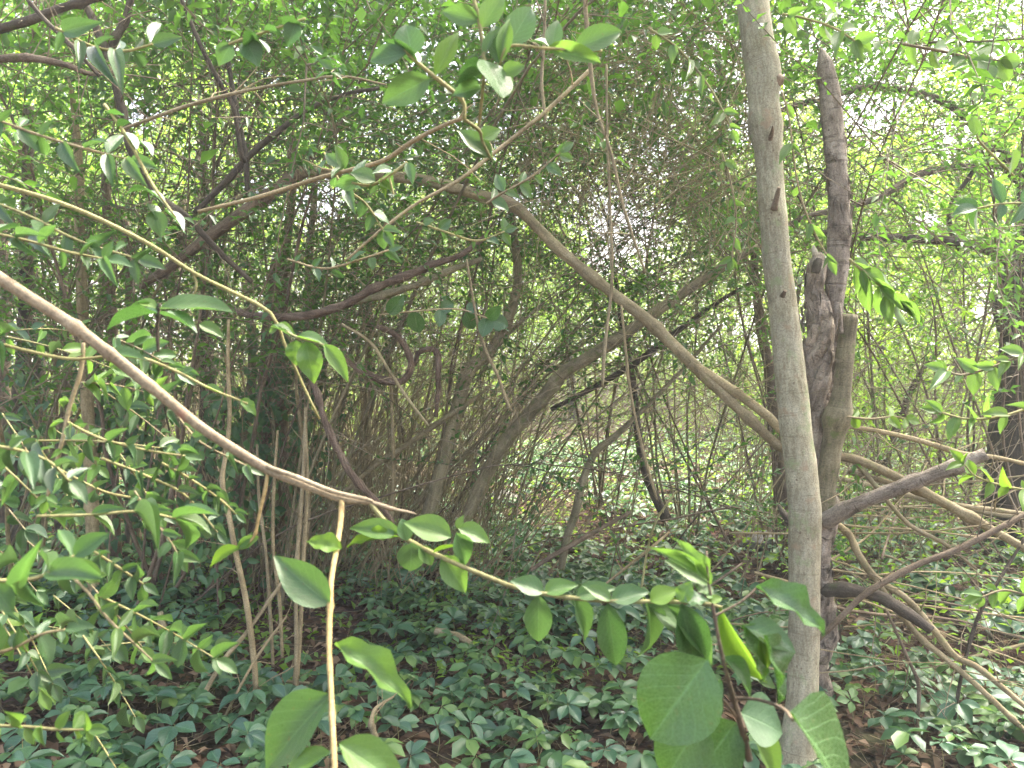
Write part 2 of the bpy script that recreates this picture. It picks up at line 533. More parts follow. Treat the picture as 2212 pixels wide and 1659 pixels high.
def stone_mat():
    m, n, out = _new('mossy_stone')
    tc = n.nodes.new('ShaderNodeTexCoord')
    a = _noise(n, tc.outputs['Object'], 9, 6, .7)
    c = _ramp(n, a, [(0.35, (.06, .058, .05)), (0.55, (.16, .15, .13)), (0.7, (.10, .13, .05))])
    pb = n.nodes.new('ShaderNodeBsdfPrincipled')
    n.links.new(c, pb.inputs['Base Color'])
    pb.inputs['Roughness'].default_value = .9
    bp = n.nodes.new('ShaderNodeBump')
    bp.inputs['Distance'].default_value = .02
    n.links.new(a, bp.inputs['Height'])
    n.links.new(bp.outputs[0], pb.inputs['Normal'])
    n.links.new(pb.outputs[0], out.inputs[0])
    return m


# ------------------------------------------------------------------ ground
def grid_sheet(xs, ys):
    X, Y = np.meshgrid(xs, ys)
    Z = hgt(X, Y) * np.clip(1 - (np.hypot(X, Y) - 30) / 40, 0, 1)
    v = np.stack([X, Y, Z], -1).reshape(-1, 3)
    nx, ny = len(xs), len(ys)
    i, j = np.meshgrid(np.arange(ny - 1), np.arange(nx - 1), indexing='ij')
    q = np.stack([i * nx + j, i * nx + j + 1, (i + 1) * nx + j + 1, (i + 1) * nx + j], -1).reshape(-1, 4)
    return v, q


gx = np.concatenate([[-600, -250, -120, -60, -35, -22], np.linspace(-14, 14, 141), [22, 35, 60, 120, 250, 600]])
gy = np.concatenate([[-600, -200, -60, -20, -8], np.linspace(-3, 17, 121), np.linspace(18, 40, 23), [60, 120, 250, 600]])
mb = MB()
mb.add(*grid_sheet(gx, gy))
ground = mb.build('ground', ground_mat())
ground['kind'] = 'structure'

# ------------------------------------------------------------------ shrub growth
GAPS = [(1350, 490, 85), (690, 440, 60), (1155, 425, 45), (1640, 270, 60), (1880, 230, 80), (1300, 560, 40), (1870, 110, 55), (1090, 270, 40), (1500, 180, 70), (2140, 640, 55), (1600, 700, 40), (560, 420, 40), (2060, 300, 60), (300, 240, 45), (1420, 330, 60), (2000, 480, 40)]


def thin_gaps(pts, rs):
    # sky shows between the crowns here
    rel = pts - CAM
    dz = rel @ FWD
    u, v = CX + FPX * (rel @ RT) / dz, CY - FPX * (rel @ UP) / dz
    keep = np.ones(len(pts), bool)
    for gx_, gy_, r_ in GAPS:
        keep &= np.hypot((u - gx_) * .85, v - gy_) > r_ * rs.uniform(.55, 1.35, len(pts))
    return keep


THIN = [(420, 290, 190), (1340, 480, 120), (690, 440, 80), (1880, 330, 150), (1640, 260, 70)]


def airy(pts, rs):
    # the shrubs stand thinner here and the bright wood behind shows through
    rel = pts - CAM
    dz = rel @ FWD
    u, v = CX + FPX * (rel @ RT) / dz, CY - FPX * (rel @ UP) / dz
    keep = np.ones(len(pts), bool)
    for gx_, gy_, r_ in THIN:
        keep &= (np.hypot((u - gx_) * .85, v - gy_) > r_ * rs.uniform(.6, 1.2, len(pts))) | (rs.random(len(pts)) < .3)
    return keep


UPV = np.array([0, 0, 1.0])


def grow(base, d, length, K, wander, sag, up, rs):
    p = [np.array(base, float)]
    d = nrm(d)
    st = length / (K - 1)
    for k in range(K - 1):
        t = k / (K - 1)
        d = nrm(d + rs.normal(0, wander, 3) + np.array([0, 0, up * (1 - t) - sag * t]))
        p.append(p[-1] + d * st)
    return np.array(p)


def twig_batch(base, d, length, K, wander, sag, rs):
    N_ = len(base)
    pts = np.zeros((N_, K, 3))
    pts[:, 0] = base
    d = nrm(d)
    st = (length / (K - 1))[:, None]
    for k in range(1, K):
        d = nrm(d + rs.normal(0, wander, (N_, 3)) + np.array([0, 0, -sag]))
        pts[:, k] = pts[:, k - 1] + d * st
    return pts


def leaf_pairs(mb, tw, tmpl, ll, spacing, rs, start=.15, ratio=.5, up=1.0, drop=0.0, fall=.15):
    """opposite leaves along every twig of a batch"""
    N_, K, _ = tw.shape
    seg = np.linalg.norm(np.diff(tw, axis=1), axis=2).sum(1)
    m = np.maximum(2, (seg * (1 - start) / spacing).astype(int))
    idx = np.repeat(np.arange(N_), m)
    pos = np.concatenate([np.linspace(start, 1, k) for k in m])
    f = pos * (K - 1)
    i0 = np.clip(f.astype(int), 0, K - 2)
    a, b = tw[idx, i0], tw[idx, i0 + 1]
    base = a + (b - a) * (f - i0)[:, None]
    T = nrm(b - a)
    side = nrm(np.cross(T, UPV) + 1e-6)
    vert = np.cross(side, T)
    odd = (np.concatenate([np.arange(k) for k in m]) % 2)[:, None]
    ax = side * (1 - .45 * odd) + vert * (.55 * odd)
    for sgn in (1, -1):
        keep = (rs.random(len(base)) > fall) & airy(base, rs)
        d = T * rs.uniform(.35, .9, (len(base), 1)) + ax * sgn + rs.normal(0, .28, (len(base), 3)) + np.array([0, 0, -drop])
        n = UPV * up + rs.normal(0, .45, (len(base), 3))
        L = ll * rs.uniform(.65, 1.25, len(base))
        leaves(mb, tmpl, base[keep], d[keep], n[keep], L[keep], L[keep] * ratio * rs.uniform(.85, 1.15, keep.sum()))


def shrub(name, label, cat, group, xy, nst=9, H=2.8, spread=.55, lean=(0, 0), ll=.05, twn=11, leafm='privet', barkm='olive', lod=MID,
          bare=.4, r=(.004, .012), tl=(.35, .9), seed=1, sag=.16, leafy=1.0, foot=.22, twigm='twig'):
    rs = np.random.default_rng(seed)
    b = np.array([xy[0], xy[1], float(hgt(*xy)) - .02])
    root = thing(name, label, cat, b, group)
    tb, td, tlen = [], [], []
    for k in range(nst):
        az = rs.uniform(0, 2 * np.pi)
        sp = spread * rs.uniform(.25, 1.25)
        d = np.array([math.cos(az) * sp + lean[0], math.sin(az) * sp + lean[1], 1.0])
        L = H * rs.uniform(.75, 1.3)
        off = np.array([math.cos(az), math.sin(az), 0]) * foot * rs.uniform(.1, 1)
        pth = grow(b + off, d, L, 12, .09, sag, .05, rs)
        r0 = rs.uniform(*r)
        rad = r0 * np.linspace(1, .22, 12) ** .9
        mbs = MB()
        tube(mbs, np.column_stack([pth, rad]), 18, 7 if r0 > .012 else 5, cap=False, knots=3, seed=seed + k)
        mbs.build('stem', M[barkm], root, b)
        m = max(2, int(twn * leafy * rs.uniform(.7, 1.3)))
        tt = rs.uniform(bare, 1, m)
        f = tt * 11
        i0 = np.clip(f.astype(int), 0, 10)
        pb_ = pth[i0] + (pth[i0 + 1] - pth[i0]) * (f - i0)[:, None]
        T = nrm(pth[i0 + 1] - pth[i0])
        dd = T * rs.uniform(.3, 1.0, (m, 1)) + rs.normal(0, .65, (m, 3)) + np.array([0, 0, .12])
        tb.append(pb_); td.append(dd); tlen.append(rs.uniform(*tl, m))
    tw = twig_batch(np.concatenate(tb), np.concatenate(td), np.concatenate(tlen), 6, .16, .05, rs)
    mbt = MB()
    N_ = len(tw)
    tubes(mbt, tw, rs.uniform(.0025, .005, N_), np.full(N_, .0012), 3)
    o = mbt.build('twigs', M[twigm], root, b)
    o['kind'] = 'stuff'
    mbl = MB()
    leaf_pairs(mbl, tw, lod, ll, ll * .85, rs, .15, .52)
    o = mbl.build('foliage', M[leafm], root, b)
    o['kind'] = 'stuff'
    return root


# ------------------------------------------------------------------ far wood and background trees
def far_wood():
    mbw = MB()
    rs = np.random.default_rng(5)
    nc = 6400
    az = rs.uniform(-.95, .95, nc)
    dist = rs.uniform(20, 46, nc)
    top = 9.0 + 2.0 * np.sin(az * 7 + .6) + 1.4 * np.sin(az * 17 + 1) + np.where(az < -.15, 4.0, 0) + np.where(az > .5, 2.0, 0)
    top = np.clip(top, 3.5, 15) * dist / 26
    z = top * rs.uniform(0, 1, nc) ** 1.15
    cen = np.stack([dist * np.sin(az), dist * np.cos(az), z + .2], -1)
    per = 22
    pts = np.repeat(cen, per, 0) + rs.normal(0, .8, (nc * per, 3)) * np.array([1.2, 1.2, .7])
    pts[:, 2] = np.maximum(pts[:, 2], .05)
    pts = pts[thin_gaps(pts, rs)]
    N_ = len(pts)
    leaves(mbw, LO, pts, rs.normal(0, 1, (N_, 3)) + np.array([0, 0, -.2]), UPV + rs.normal(0, .6, (N_, 3)), rs.uniform(.14, .3, N_), rs.uniform(.10, .2, N_))
    o = mbw.build('woods', M['back'])
    o['kind'] = 'stuff'


far_wood()


def low_brush():
    # knee-high leafy undergrowth that closes the far side of the clearing
    rs = np.random.default_rng(15)
    n = 1100
    d = rs.uniform(11.5, 20, n)
    x = rs.uniform(-1.0, 1.0, n) * d * .8
    clear = (np.abs(x / d - .12) < .19) & (d < 16.5)
    x, d = x[~clear], d[~clear]
    n = len(x)
    cen = np.stack([x, d, rs.uniform(.05, 1, n) ** 1.3 * (.5 + (d - 11) * .16) + .05], -1)
    pts = np.repeat(cen, 34, 0) + rs.normal(0, .28, (n * 34, 3)) * np.array([1.3, 1, .7])
    pts[:, 2] = np.maximum(pts[:, 2], .04)
    N_ = len(pts)
    mbw = MB()
    leaves(mbw, LO, pts, rs.normal(0, 1, (N_, 3)), UPV + rs.normal(0, .5, (N_, 3)), rs.uniform(.06, .12, N_), rs.uniform(.035, .07, N_))
    o = mbw.build('undergrowth', M['back'])
    o['kind'] = 'stuff'


low_brush()


def tree(label, group, xy, H, rad, crown, cr, nclump, per, ls, leafm, barkm, seed, lean=(0, 0), name='tree', limbs=7, zsq=.75, tmpl=LO):
    rs = np.random.default_rng(seed)
    b = np.array([xy[0], xy[1], float(hgt(*xy)) - .03])
    root = thing(name, label, 'tree', b, group)
    K = 9
    zz = np.linspace(0, H, K)
    px = lean[0] * (zz / H) ** 1.3 * H + np.cumsum(rs.normal(0, .05, K)) * H * .06
    py = lean[1] * (zz / H) ** 1.3 * H + np.cumsum(rs.normal(0, .05, K)) * H * .06
    px -= px[0]; py -= py[0]
    path = np.column_stack([b[0] + px, b[1] + py, b[2] + zz, rad * np.linspace(1.12, .3, K)])
    mbs = MB()
    tube(mbs, path, 26, 10, rough=.10, freq=3.5, cap=False, seed=seed)
    mbs.build('trunk', M[barkm], root, b)
    cc = np.array([path[-1][0], path[-1][1], b[2] + crown])
    cen = rs.normal(0, 1, (nclump, 3))
    cen = nrm(cen) * rs.uniform(.35, 1.0, (nclump, 1)) ** .6 * np.array([cr, cr, cr * zsq]) + cc
    for k in range(limbs):
        tg = cen[rs.integers(nclump)]
        i = rs.integers(4, K - 1)
        mbs = MB()
        p0 = path[i][:3]
        midp = (p0 + tg) / 2 + rs.normal(0, .15, 3) + np.array([0, 0, .2])
        r0 = path[i][3] * rs.uniform(.35, .6)
        tube(mbs, [(*p0, r0), (*midp, r0 * .6), (*tg, r0 * .2)], 12, 6, cap=False)
        mbs.build('limb', M[barkm], root, b)
    pts = np.repeat(cen, per, 0) + rs.normal(0, cr * .13, (nclump * per, 3))
    pts = pts[thin_gaps(pts, rs)]
    N_ = len(pts)
    mbl = MB()
    leaves(mbl, tmpl, pts, rs.normal(0, 1, (N_, 3)) + np.array([0, 0, -.3]), UPV + rs.normal(0, .55, (N_, 3)), ls * rs.uniform(.7, 1.3, N_), ls * .55 * rs.uniform(.8, 1.2, N_))
    o = mbl.build('crown', M[leafm], root, b)
    o['kind'] = 'stuff'
    return root


ORD = ['leftmost', 'second', 'third', 'fourth', 'fifth', 'sixth', 'seventh', 'eighth', 'ninth', 'tenth', 'eleventh', 'twelfth', 'thirteenth', 'fourteenth', 'fifteenth']


def nth(rows, i, text, key=0):
    k = sorted(range(len(rows)), key=lambda j: rows[j][key]).index(i)
    return text % (ORD[k] if k == 0 else ORD[k] + ' from left')


g = 'slim trees standing far behind the thicket'
lab = 'slim leafy tree far behind the thicket, %s of its row'
rows = [(60, 13, 5.5, 2.2, 'lime'), (250, 15, 6.5, 2.6, 'lime'), (420, 12, 5.2, 2.0, 'lime'), (560, 16, 6, 2.4, 'lime'),
                                         (160, 19, 8, 3.2, 'back'), (760, 18, 5.0, 2.2, 'back'), (980, 20, 5.0, 2.3, 'back'), (1240, 17, 3.6, 1.7, 'lime'),
                                         (1560, 16, 5.0, 2.0, 'back'), (1900, 15, 5.2, 2.2, 'lime'), (2070, 12, 4.2, 1.9, 'lime'), (2190, 16, 6.5, 2.6, 'lime'), (1760, 20, 6.5, 2.4, 'back')]
for k, (px, d, H, cr, mat) in enumerate(rows):
    q = P(px, 760, d)
    tree(nth(rows, k, lab), g, (q[0], q[1]), H * 1.35, .07 + .01 * (k % 4), H * .92, cr * 1.25, 110, 44, .115, mat, 'darkb' if k % 2 else 'brown', 100 + k, (rng.uniform(-.1, .1), 0), 'slim_tree')

# ------------------------------------------------------------------ shrubs, band by band
sd_ = 1000
g1, l1 = 'privet shrubs crowding the left of the clearing', 'many-stemmed privet shrub crowding the shady left thicket, %s of its kind'
rows = [(60, 4.6, 3.2, .1), (250, 5.2, 3.4, .05), (400, 4.5, 3.3, .12), (560, 5.4, 3.6, .15), (690, 4.9, 3.2, .2), (150, 7.0, 3.8, .05), (350, 7.4, 4.0, .0), (520, 7.8, 3.8, .1),
                     (680, 7.0, 3.6, .15), (820, 6.4, 3.4, .2), (-80, 5.8, 3.6, .15), (-150, 7.8, 4, .1), (120, 9.5, 4, 0), (420, 10, 4, 0), (760, 9.4, 3.6, .05)]
for k, (px, d, H, ln) in enumerate(rows):
    q = P(px, 760, d); sd_ += 1
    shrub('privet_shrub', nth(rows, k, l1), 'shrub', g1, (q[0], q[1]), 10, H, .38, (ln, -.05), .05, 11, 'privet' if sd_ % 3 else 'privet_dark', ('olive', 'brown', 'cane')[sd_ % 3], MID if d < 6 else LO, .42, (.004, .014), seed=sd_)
g2, l2 = 'privet shrubs behind the clearing', 'slender thin-caned privet shrub behind the clearing, %s of its kind'
rows = [(930, 8.2, 3.4, .1), (1010, 10.5, 3.4, 0), (1130, 17.5, 3.4, 0), (1280, 19, 3.4, 0), (1420, 16.5, 3.2, -.05), (1560, 12.5, 3.2, -.1), (1640, 9.2, 3.2, -.12), (1180, 17, 3.5, 0), (1340, 18, 3.5, 0), (1560, 15, 3.5, 0)]
for k, (px, d, H, ln) in enumerate(rows):
    q = P(px, 760, d); sd_ += 1
    shrub('slender_privet', nth(rows, k, l2), 'shrub', g2, (q[0], q[1]), 9, H, .45, (ln, 0), .055, 9, 'privet' if sd_ % 2 else 'lime', ('olive', 'cane')[sd_ % 2], LO, .35, (.004, .009), seed=sd_)
g3, l3 = 'bright brushy shrubs on the open right', 'bright green brushy shrub on the sunny open right, %s of its kind'
rows = [(1760, 7.5, 2.6, -.05), (1880, 9, 2.8, 0), (1960, 6.8, 1.6, 0), (2060, 8.6, 2.4, 0), (2180, 7.4, 2.0, 0), (2010, 11, 3.2, 0), (2160, 10.5, 3, 0), (2290, 9, 3.0, -.1), (1830, 12, 3, 0)]
for k, (px, d, H, ln) in enumerate(rows):
    q = P(px, 760, d); sd_ += 1
    shrub('brushy_shrub', nth(rows, k, l3), 'shrub', g3, (q[0], q[1]), 10, H, .6, (ln, 0), .052, 10, 'lime', ('cane', 'brown', 'olive')[sd_ % 3], LO, .15, (.004, .012), seed=sd_)
g4, l4 = 'arching shrubs that roof the clearing', 'tall arching shrub roofing the clearing with thin twigs, %s of its kind'
rows = [(300, 4.2, 4.2, .35, -.1, 'privet_dark'), (620, 4.6, 4.3, .3, -.15, 'privet_dark'), (880, 5.6, 4.4, .25, -.2, 'privet'), (1080, 6.6, 4.4, .1, -.3, 'privet_dark'), (1300, 7.0, 4.4, 0, -.3, 'privet'),
                          (1480, 6.2, 4.4, -.15, -.25, 'privet'), (1660, 5.4, 4.2, -.25, -.15, 'privet'), (1900, 5.4, 4.2, -.2, -.1, 'privet'), (2250, 5.0, 4.2, -.3, -.1, 'privet'), (-60, 4.4, 4.2, .3, -.05, 'privet'), (2060, 6.6, 4.2, -.2, -.1, 'lime')]
for k, (px, d, H, lx, ly, mt) in enumerate(rows):
    q = P(px, 760, d); sd_ += 1
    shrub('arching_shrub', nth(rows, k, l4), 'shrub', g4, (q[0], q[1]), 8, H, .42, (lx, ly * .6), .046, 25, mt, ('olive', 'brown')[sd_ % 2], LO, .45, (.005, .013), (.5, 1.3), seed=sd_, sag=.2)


# ------------------------------------------------------------------ helpers for stems read off the photograph
def px_path(pts):
    """rows px, py, depth, width in px -> x, y, z, radius"""
    return [(*P(a, b, d), w_ * d / FPX / 2) for a, b, d, w_ in pts]


def side_twigs(obj, c, n_, mat, seed, big=1.0):
    rs_ = np.random.default_rng(seed + 900)
    i = rs_.integers(2, len(c) - 1, n_)
    T = nrm(c[i] - c[i - 1])[:, :3]
    d = T * rs_.uniform(-.1, .9, (n_, 1)) + rs_.normal(0, .7, (n_, 3)) + np.array([0, 0, .25])
    d -= FWD * 0.0
    tw_ = twig_batch(c[i, :3], d, rs_.uniform(.06, .42, n_) * big, 5, .14, .02, rs_)
    mb_ = MB()
    tubes(mb_, tw_, np.minimum(rs_.uniform(.0015, .0034, n_), c[i, 3] * .7), np.full(n_, .0008), 4)
    o_ = mb_.build('side_twigs', M[mat], obj, np.array(obj.location))
    o_['kind'] = 'stuff'


def stem_obj(name, label, cat, pts, mat, group=None, n=40, sides=9, rough=.08, knots=4, flute=0.0, seed=0, freq=8, twist=0.0):
    path = px_path(pts)
    base = np.array(path[0][:3])
    mb = MB()
    c = tube(mb, path, n, sides, rough, freq, knots, True, seed, flute, twist)
    o_ = tag(mb.build(name, M[mat], None, base), label, cat, group)
    if name in ('leaning_stem', 'woody_vine', 'dark_branch', 'fallen_limb', 'bark_pole', 'old_branch', 'fallen_branch'):
        side_twigs(o_, c, 14 if name != 'bark_pole' else 9, 'twig' if mat in ('darkb', 'vine', 'brown') else 'cane', seed)
    elif name in ('long_twig', 'tan_cane', 'dead_stick'):
        side_twigs(o_, c, 6, mat, seed, .5)
    return o_


def part_tube(root, name, pts, mat, n=40, sides=9, rough=.08, knots=3, flute=0.0, seed=0, freq=8, twist=0.0):
    mb = MB()
    c = tube(mb, px_path(pts), n, sides, rough, freq, knots, True, seed, flute, twist)
    o_ = mb.build(name, M[mat], root, np.array(root.location))
    if root.name.startswith('fallen_tree'):
        side_twigs(root, c, 12, 'cane', seed)
    return o_


# pale grey sapling trunk
b = P(1738, 1700, 2.72); b[2] = float(hgt(b[0], b[1]))
t = thing('pale_tree', 'smooth pale grey tree trunk rising past the broken dead tree', 'tree', b)
part_tube(t, 'trunk', [(1712, 1760, 2.70, 92), (1720, 1640, 2.72, 78), (1731, 1530, 2.74, 68), (1735, 1440, 2.76, 65), (1737, 1339, 2.77, 64), (1738, 1173, 2.79, 66), (1737, 1086, 2.80, 66), (1715, 886, 2.83, 65), (1694, 686, 2.86, 60), (1676, 540, 2.88, 58),
                       (1661, 340, 2.9, 57), (1649, 225, 2.91, 63), (1650, 165, 2.92, 74), (1634, 75, 2.94, 66), (1625, 0, 2.97, 67), (1614, -90, 3.0, 62), (1590, -300, 3.05, 56), (1560, -600, 3.1, 46)], 'pale', 130, 26, .075, 4, .012, 3, 7)
for a in [((1662, 305, 2.86, 12), (1668, 285, 2.82, 9), (1669, 272, 2.80, 3)), ((1672, 452, 2.83, 16), (1678, 425, 2.80, 12), (1683, 405, 2.78, 8)), ((1690, 640, 2.80, 12), (1696, 628, 2.78, 7)),
          ((1680, 175, 2.88, 30), (1688, 165, 2.86, 16))]:
    part_tube(t, 'branch_stub', list(a), 'brown', 8, 8, .1, 0, 0, 5, 20)
rs = np.random.default_rng(3)
mb = MB()
cen = np.stack([rs.uniform(.2, 2.4, 60), rs.uniform(1.6, 4.6, 60), rs.uniform(4.1, 6.0, 60)], -1)
pts = np.repeat(cen, 45, 0) + rs.normal(0, .28, (2700, 3))
leaves(mb, MID, pts, rs.normal(0, 1, (2700, 3)), UPV + rs.normal(0, .5, (2700, 3)), rs.uniform(.05, .09, 2700), rs.uniform(.025, .045, 2700))
o = mb.build('crown', M['privet'], t, b); o['kind'] = 'stuff'

# broken, twisted dead tree
b = G(1778, 1560)
t = thing('dead_tree', 'brown dead tree with twisted and snapped stems behind pale trunk', 'dead tree', b)
part_tube(t, 'trunk', [(1778, 1600, 3.12, 70), (1772, 1500, 3.12, 50), (1764, 1430, 3.12, 46), (1784, 1372, 3.12, 52), (1776, 1290, 3.12, 46), (1770, 1190, 3.12, 44), (1784, 1110, 3.12, 54), (1776, 1040, 3.13, 40), (1768, 950, 3.14, 36), (1769, 885, 3.14, 42), (1765, 820, 3.14, 46), (1770, 750, 3.14, 52), (1772, 700, 3.15, 50),
                       (1760, 636, 3.16, 40), (1766, 570, 3.16, 40), (1764, 545, 3.16, 18)], 'dead', 130, 24, .26, 3, .08, 12, 16, 6.0)
AX = spline(px_path([(1772, 985, 3.14, 30), (1768, 930, 3.14, 40), (1767, 860, 3.14, 54), (1767, 790, 3.14, 66), (1771, 730, 3.14, 70), (1768, 670, 3.15, 58), (1762, 615, 3.16, 44), (1763, 575, 3.16, 34)]), 60)
_, AN, AB = frames(AX[:, :3])
for ph, u0, u1, rw, mt, sd0 in [(0.2, 0, 42, .52, 'dead', 1), (2.2, 8, 52, .50, 'brown', 2), (4.3, 0, 48, .56, 'dead', 3), (3.2, 14, 40, .34, 'darkb', 4), (5.6, 20, 58, .40, 'dead', 5)]:  # brown and dark straps stand in for shaded gaps, shade put into their colour
    i = np.arange(u0, u1)
    f = (i - u0) / (u1 - u0 - 1)
    env = np.sin(np.pi * np.clip(f, .02, .98)) ** .45
    ang = ph + i / 60 * 6.6
    off = AX[i, 3] * .74 * env
    pp = AX[i, :3] + (AN[i] * np.cos(ang)[:, None] + AB[i] * np.sin(ang)[:, None]) * off[:, None]
    mb = MB()
    tube(mb, np.column_stack([pp, AX[i, 3] * rw * .72 * env]), 50, 12, .22, 22, 0, True, sd0, .10, 6)
    mb.build('strap_or_gap', M[mt], t, np.array(t.location))
rsf = np.random.default_rng(88)
for cpath, nf in ((AX, 240), (spline(px_path([(1790, 850, 3.18, 30), (1801, 660, 3.2, 38), (1812, 500, 3.2, 48), (1803, 320, 3.22, 45), (1784, 150, 3.24, 36)]), 60), 130), (spline(px_path([(1770, 1430, 3.12, 46), (1784, 1372, 3.12, 52), (1770, 1190, 3.12, 44), (1784, 1110, 3.12, 54)]), 40), 110)):
    i = rsf.integers(1, len(cpath) - 1, nf)
    tt, nn_, bb = frames(cpath[:, :3])
    an = rsf.uniform(0, 2 * np.pi, nf)
    outw = nn_[i] * np.cos(an)[:, None] + bb[i] * np.sin(an)[:, None]
    along = tt[i] * np.where(rsf.random(nf) < .5, 1, -1)[:, None] + outw * .22 + rsf.normal(0, .18, (nf, 3))
    mb = MB()
    leaves(mb, MID, cpath[i, :3] + outw * cpath[i, 3][:, None] * rsf.uniform(.9, 1.04, (nf, 1)), along, outw, rsf.uniform(.02, .07, nf), rsf.uniform(.006, .016, nf))
    o = mb.build('peeling_bark', M['dead'], t, np.array(t.location)); o['kind'] = 'stuff'
part_tube(t, 'knot_hole', [(1760, 590, 3.10, 18), (1764, 574, 3.095, 22), (1770, 560, 3.10, 14)], 'darkb', 12, 9, .3, 0, 0, 20, 18)
part_tube(t, 'snapped_tip', [(1762, 552, 3.15, 16), (1759, 540, 3.15, 13), (1757, 530, 3.15, 4)], 'fresh', 8, 8, .2, 0, 0, 2, 30)
part_tube(t, 'tall_stem', [(1788, 860, 3.18, 30), (1797, 740, 3.19, 34), (1801, 660, 3.2, 38), (1808, 575, 3.2, 46), (1812, 500, 3.2, 48), (1811, 430, 3.21, 45), (1803, 320, 3.22, 45), (1792, 210, 3.23, 43), (1782, 145, 3.24, 36), (1776, 116, 3.24, 18), (1774, 104, 3.24, 4)], 'dead', 80, 16, .10, 0, .04, 21, 16)
part_tube(t, 'short_stem', [(1782, 1130, 3.10, 34), (1789, 1020, 3.08, 40), (1800, 950, 3.06, 42), (1817, 855, 3.05, 38), (1827, 755, 3.04, 35), (1833, 690, 3.03, 40), (1834, 680, 3.03, 34)], 'olive', 50, 14, .12, 3, .03, 22, 12)
part_tube(t, 'splinter', [(1818, 720, 3.0, 9), (1816, 690, 3.0, 8), (1815, 656, 3.0, 3)], 'dead', 10, 6, .2, 0, 0, 4, 30)
part_tube(t, 'limb', [(1785, 1125, 3.08, 42), (1830, 1100, 3.0, 32), (1920, 1062, 2.9, 30), (2020, 1025, 2.82, 30), (2090, 998, 2.76, 31), (2130, 980, 2.73, 26)], 'dead', 50, 12, .12, 3, .03, 25, 14)
part_tube(t, 'limb', [(1780, 1275, 3.1, 34), (1830, 1275, 3.0, 24), (1900, 1290, 2.95, 26), (1960, 1325, 2.9, 26), (2012, 1362, 2.86, 20)], 'darkb', 40, 12, .12, 3, .03, 26, 14)
part_tube(t, 'limb', [(1745, 1160, 3.14, 26), (1710, 1130, 3.2, 20), (1690, 1105, 3.25, 12), (1682, 1090, 3.27, 5)], 'darkb', 20, 9, .15, 0, .03, 28, 14)

# thin brown tree between
b = G(1702, 1160)
t = thing('thin_tree', 'thin brown tree half hidden just left of pale trunk', 'tree', b)
dd = b[1]
part_tube(t, 'trunk', [(1706, 1185, dd, 44), (1698, 1120, dd, 40), (1688, 1020, dd, 34), (1676, 930, dd, 30), (1668, 850, dd, 28), (1662, 790, dd, 26), (1650, 745, dd, 22), (1642, 690, dd, 20), (1634, 630, dd, 18), (1630, 540, dd, 14), (1640, 440, dd, 9)], 'brown', 60, 12, .08, 4, .02, 31, 6)
part_tube(t, 'limb', [(1664, 800, dd, 20), (1690, 760, dd, 16), (1712, 700, dd + .1, 12), (1730, 600, dd + .2, 8)], 'brown', 20, 8, .08, 2)

# long fallen tree arching over the clearing
b = P(640, 372, 3.7)
t = thing('fallen_tree', 'long pale fallen stem arching across clearing down to pale trunk', 'fallen tree', b)
part_tube(t, 'trunk', [(636, 368, 3.714, 25.8), (690, 374, 3.680, 22.4), (780, 380, 3.651, 21.5), (880, 384, 3.613, 23.2), (960, 400, 3.580, 24.1), (1040, 424, 3.546, 25.8), (1110, 445, 3.512, 27.5), (1165, 495, 3.483, 23.2), (1215, 545, 3.441, 24.1), (1300, 615, 3.386, 24.1), (1400, 692, 3.319, 25.8), (1450, 740, 3.286, 25.8), (1505, 795, 3.252, 25.8),
                       (1555, 845, 3.227, 21.5), (1620, 905, 3.193, 21.5), (1690, 968, 3.160, 20.6), (1760, 985, 3.134, 18.9), (1830, 988, 3.118, 18.9), (1905, 1015, 3.105, 20.6), (2000, 1065, 3.076, 20.6), (2110, 1125, 3.042, 18.9), (2230, 1195, 3.000, 17.2)], 'cane', 170, 14, .13, 14, .03, 41, 9)
part_tube(t, 'limb', [(1490, 785, 3.252, 22.4), (1540, 815, 3.231, 20.6), (1600, 855, 3.210, 20.6), (1660, 900, 3.193, 19.8), (1700, 935, 3.176, 17.2), (1780, 920, 3.168, 11.2), (1880, 928, 3.168, 10.3), (1980, 950, 3.168, 11.2), (2080, 980, 3.168, 11.2), (2150, 988, 3.168, 9.5), (2240, 1008, 3.168, 8.6)], 'cane', 70, 11, .08, 5, .02, 42, 9)
part_tube(t, 'limb', [(650, 372, 3.714, 29.2), (590, 415, 3.735, 27.5), (510, 470, 3.756, 25.8), (440, 520, 3.777, 24.1), (370, 575, 3.798, 20.6), (300, 620, 3.819, 17.2)], 'brown', 40, 11, .12, 3, .03, 43, 7)
part_tube(t, 'stub', [(640, 385, 3.714, 27.5), (632, 340, 3.714, 22.4), (633, 295, 3.714, 12.0)], 'brown', 14, 9, .12, 1, .03, 44, 9)
part_tube(t, 'limb', [(1835, 1020, 3.126, 12.0), (1930, 1045, 3.126, 11.2), (2040, 1085, 3.105, 11.2), (2140, 1100, 3.084, 10.3), (2230, 1112, 3.084, 8.6)], 'cane', 30, 8, .08, 3, 0, 45)
part_tube(t, 'limb', [(1850, 1000, 3.126, 12.0), (1900, 1060, 3.084, 10.3), (1960, 1130, 3.042, 9.5), (2040, 1175, 3.021, 7.7), (2110, 1230, 3.000, 6.0)], 'cane', 30, 8, .08, 3, 0, 46)

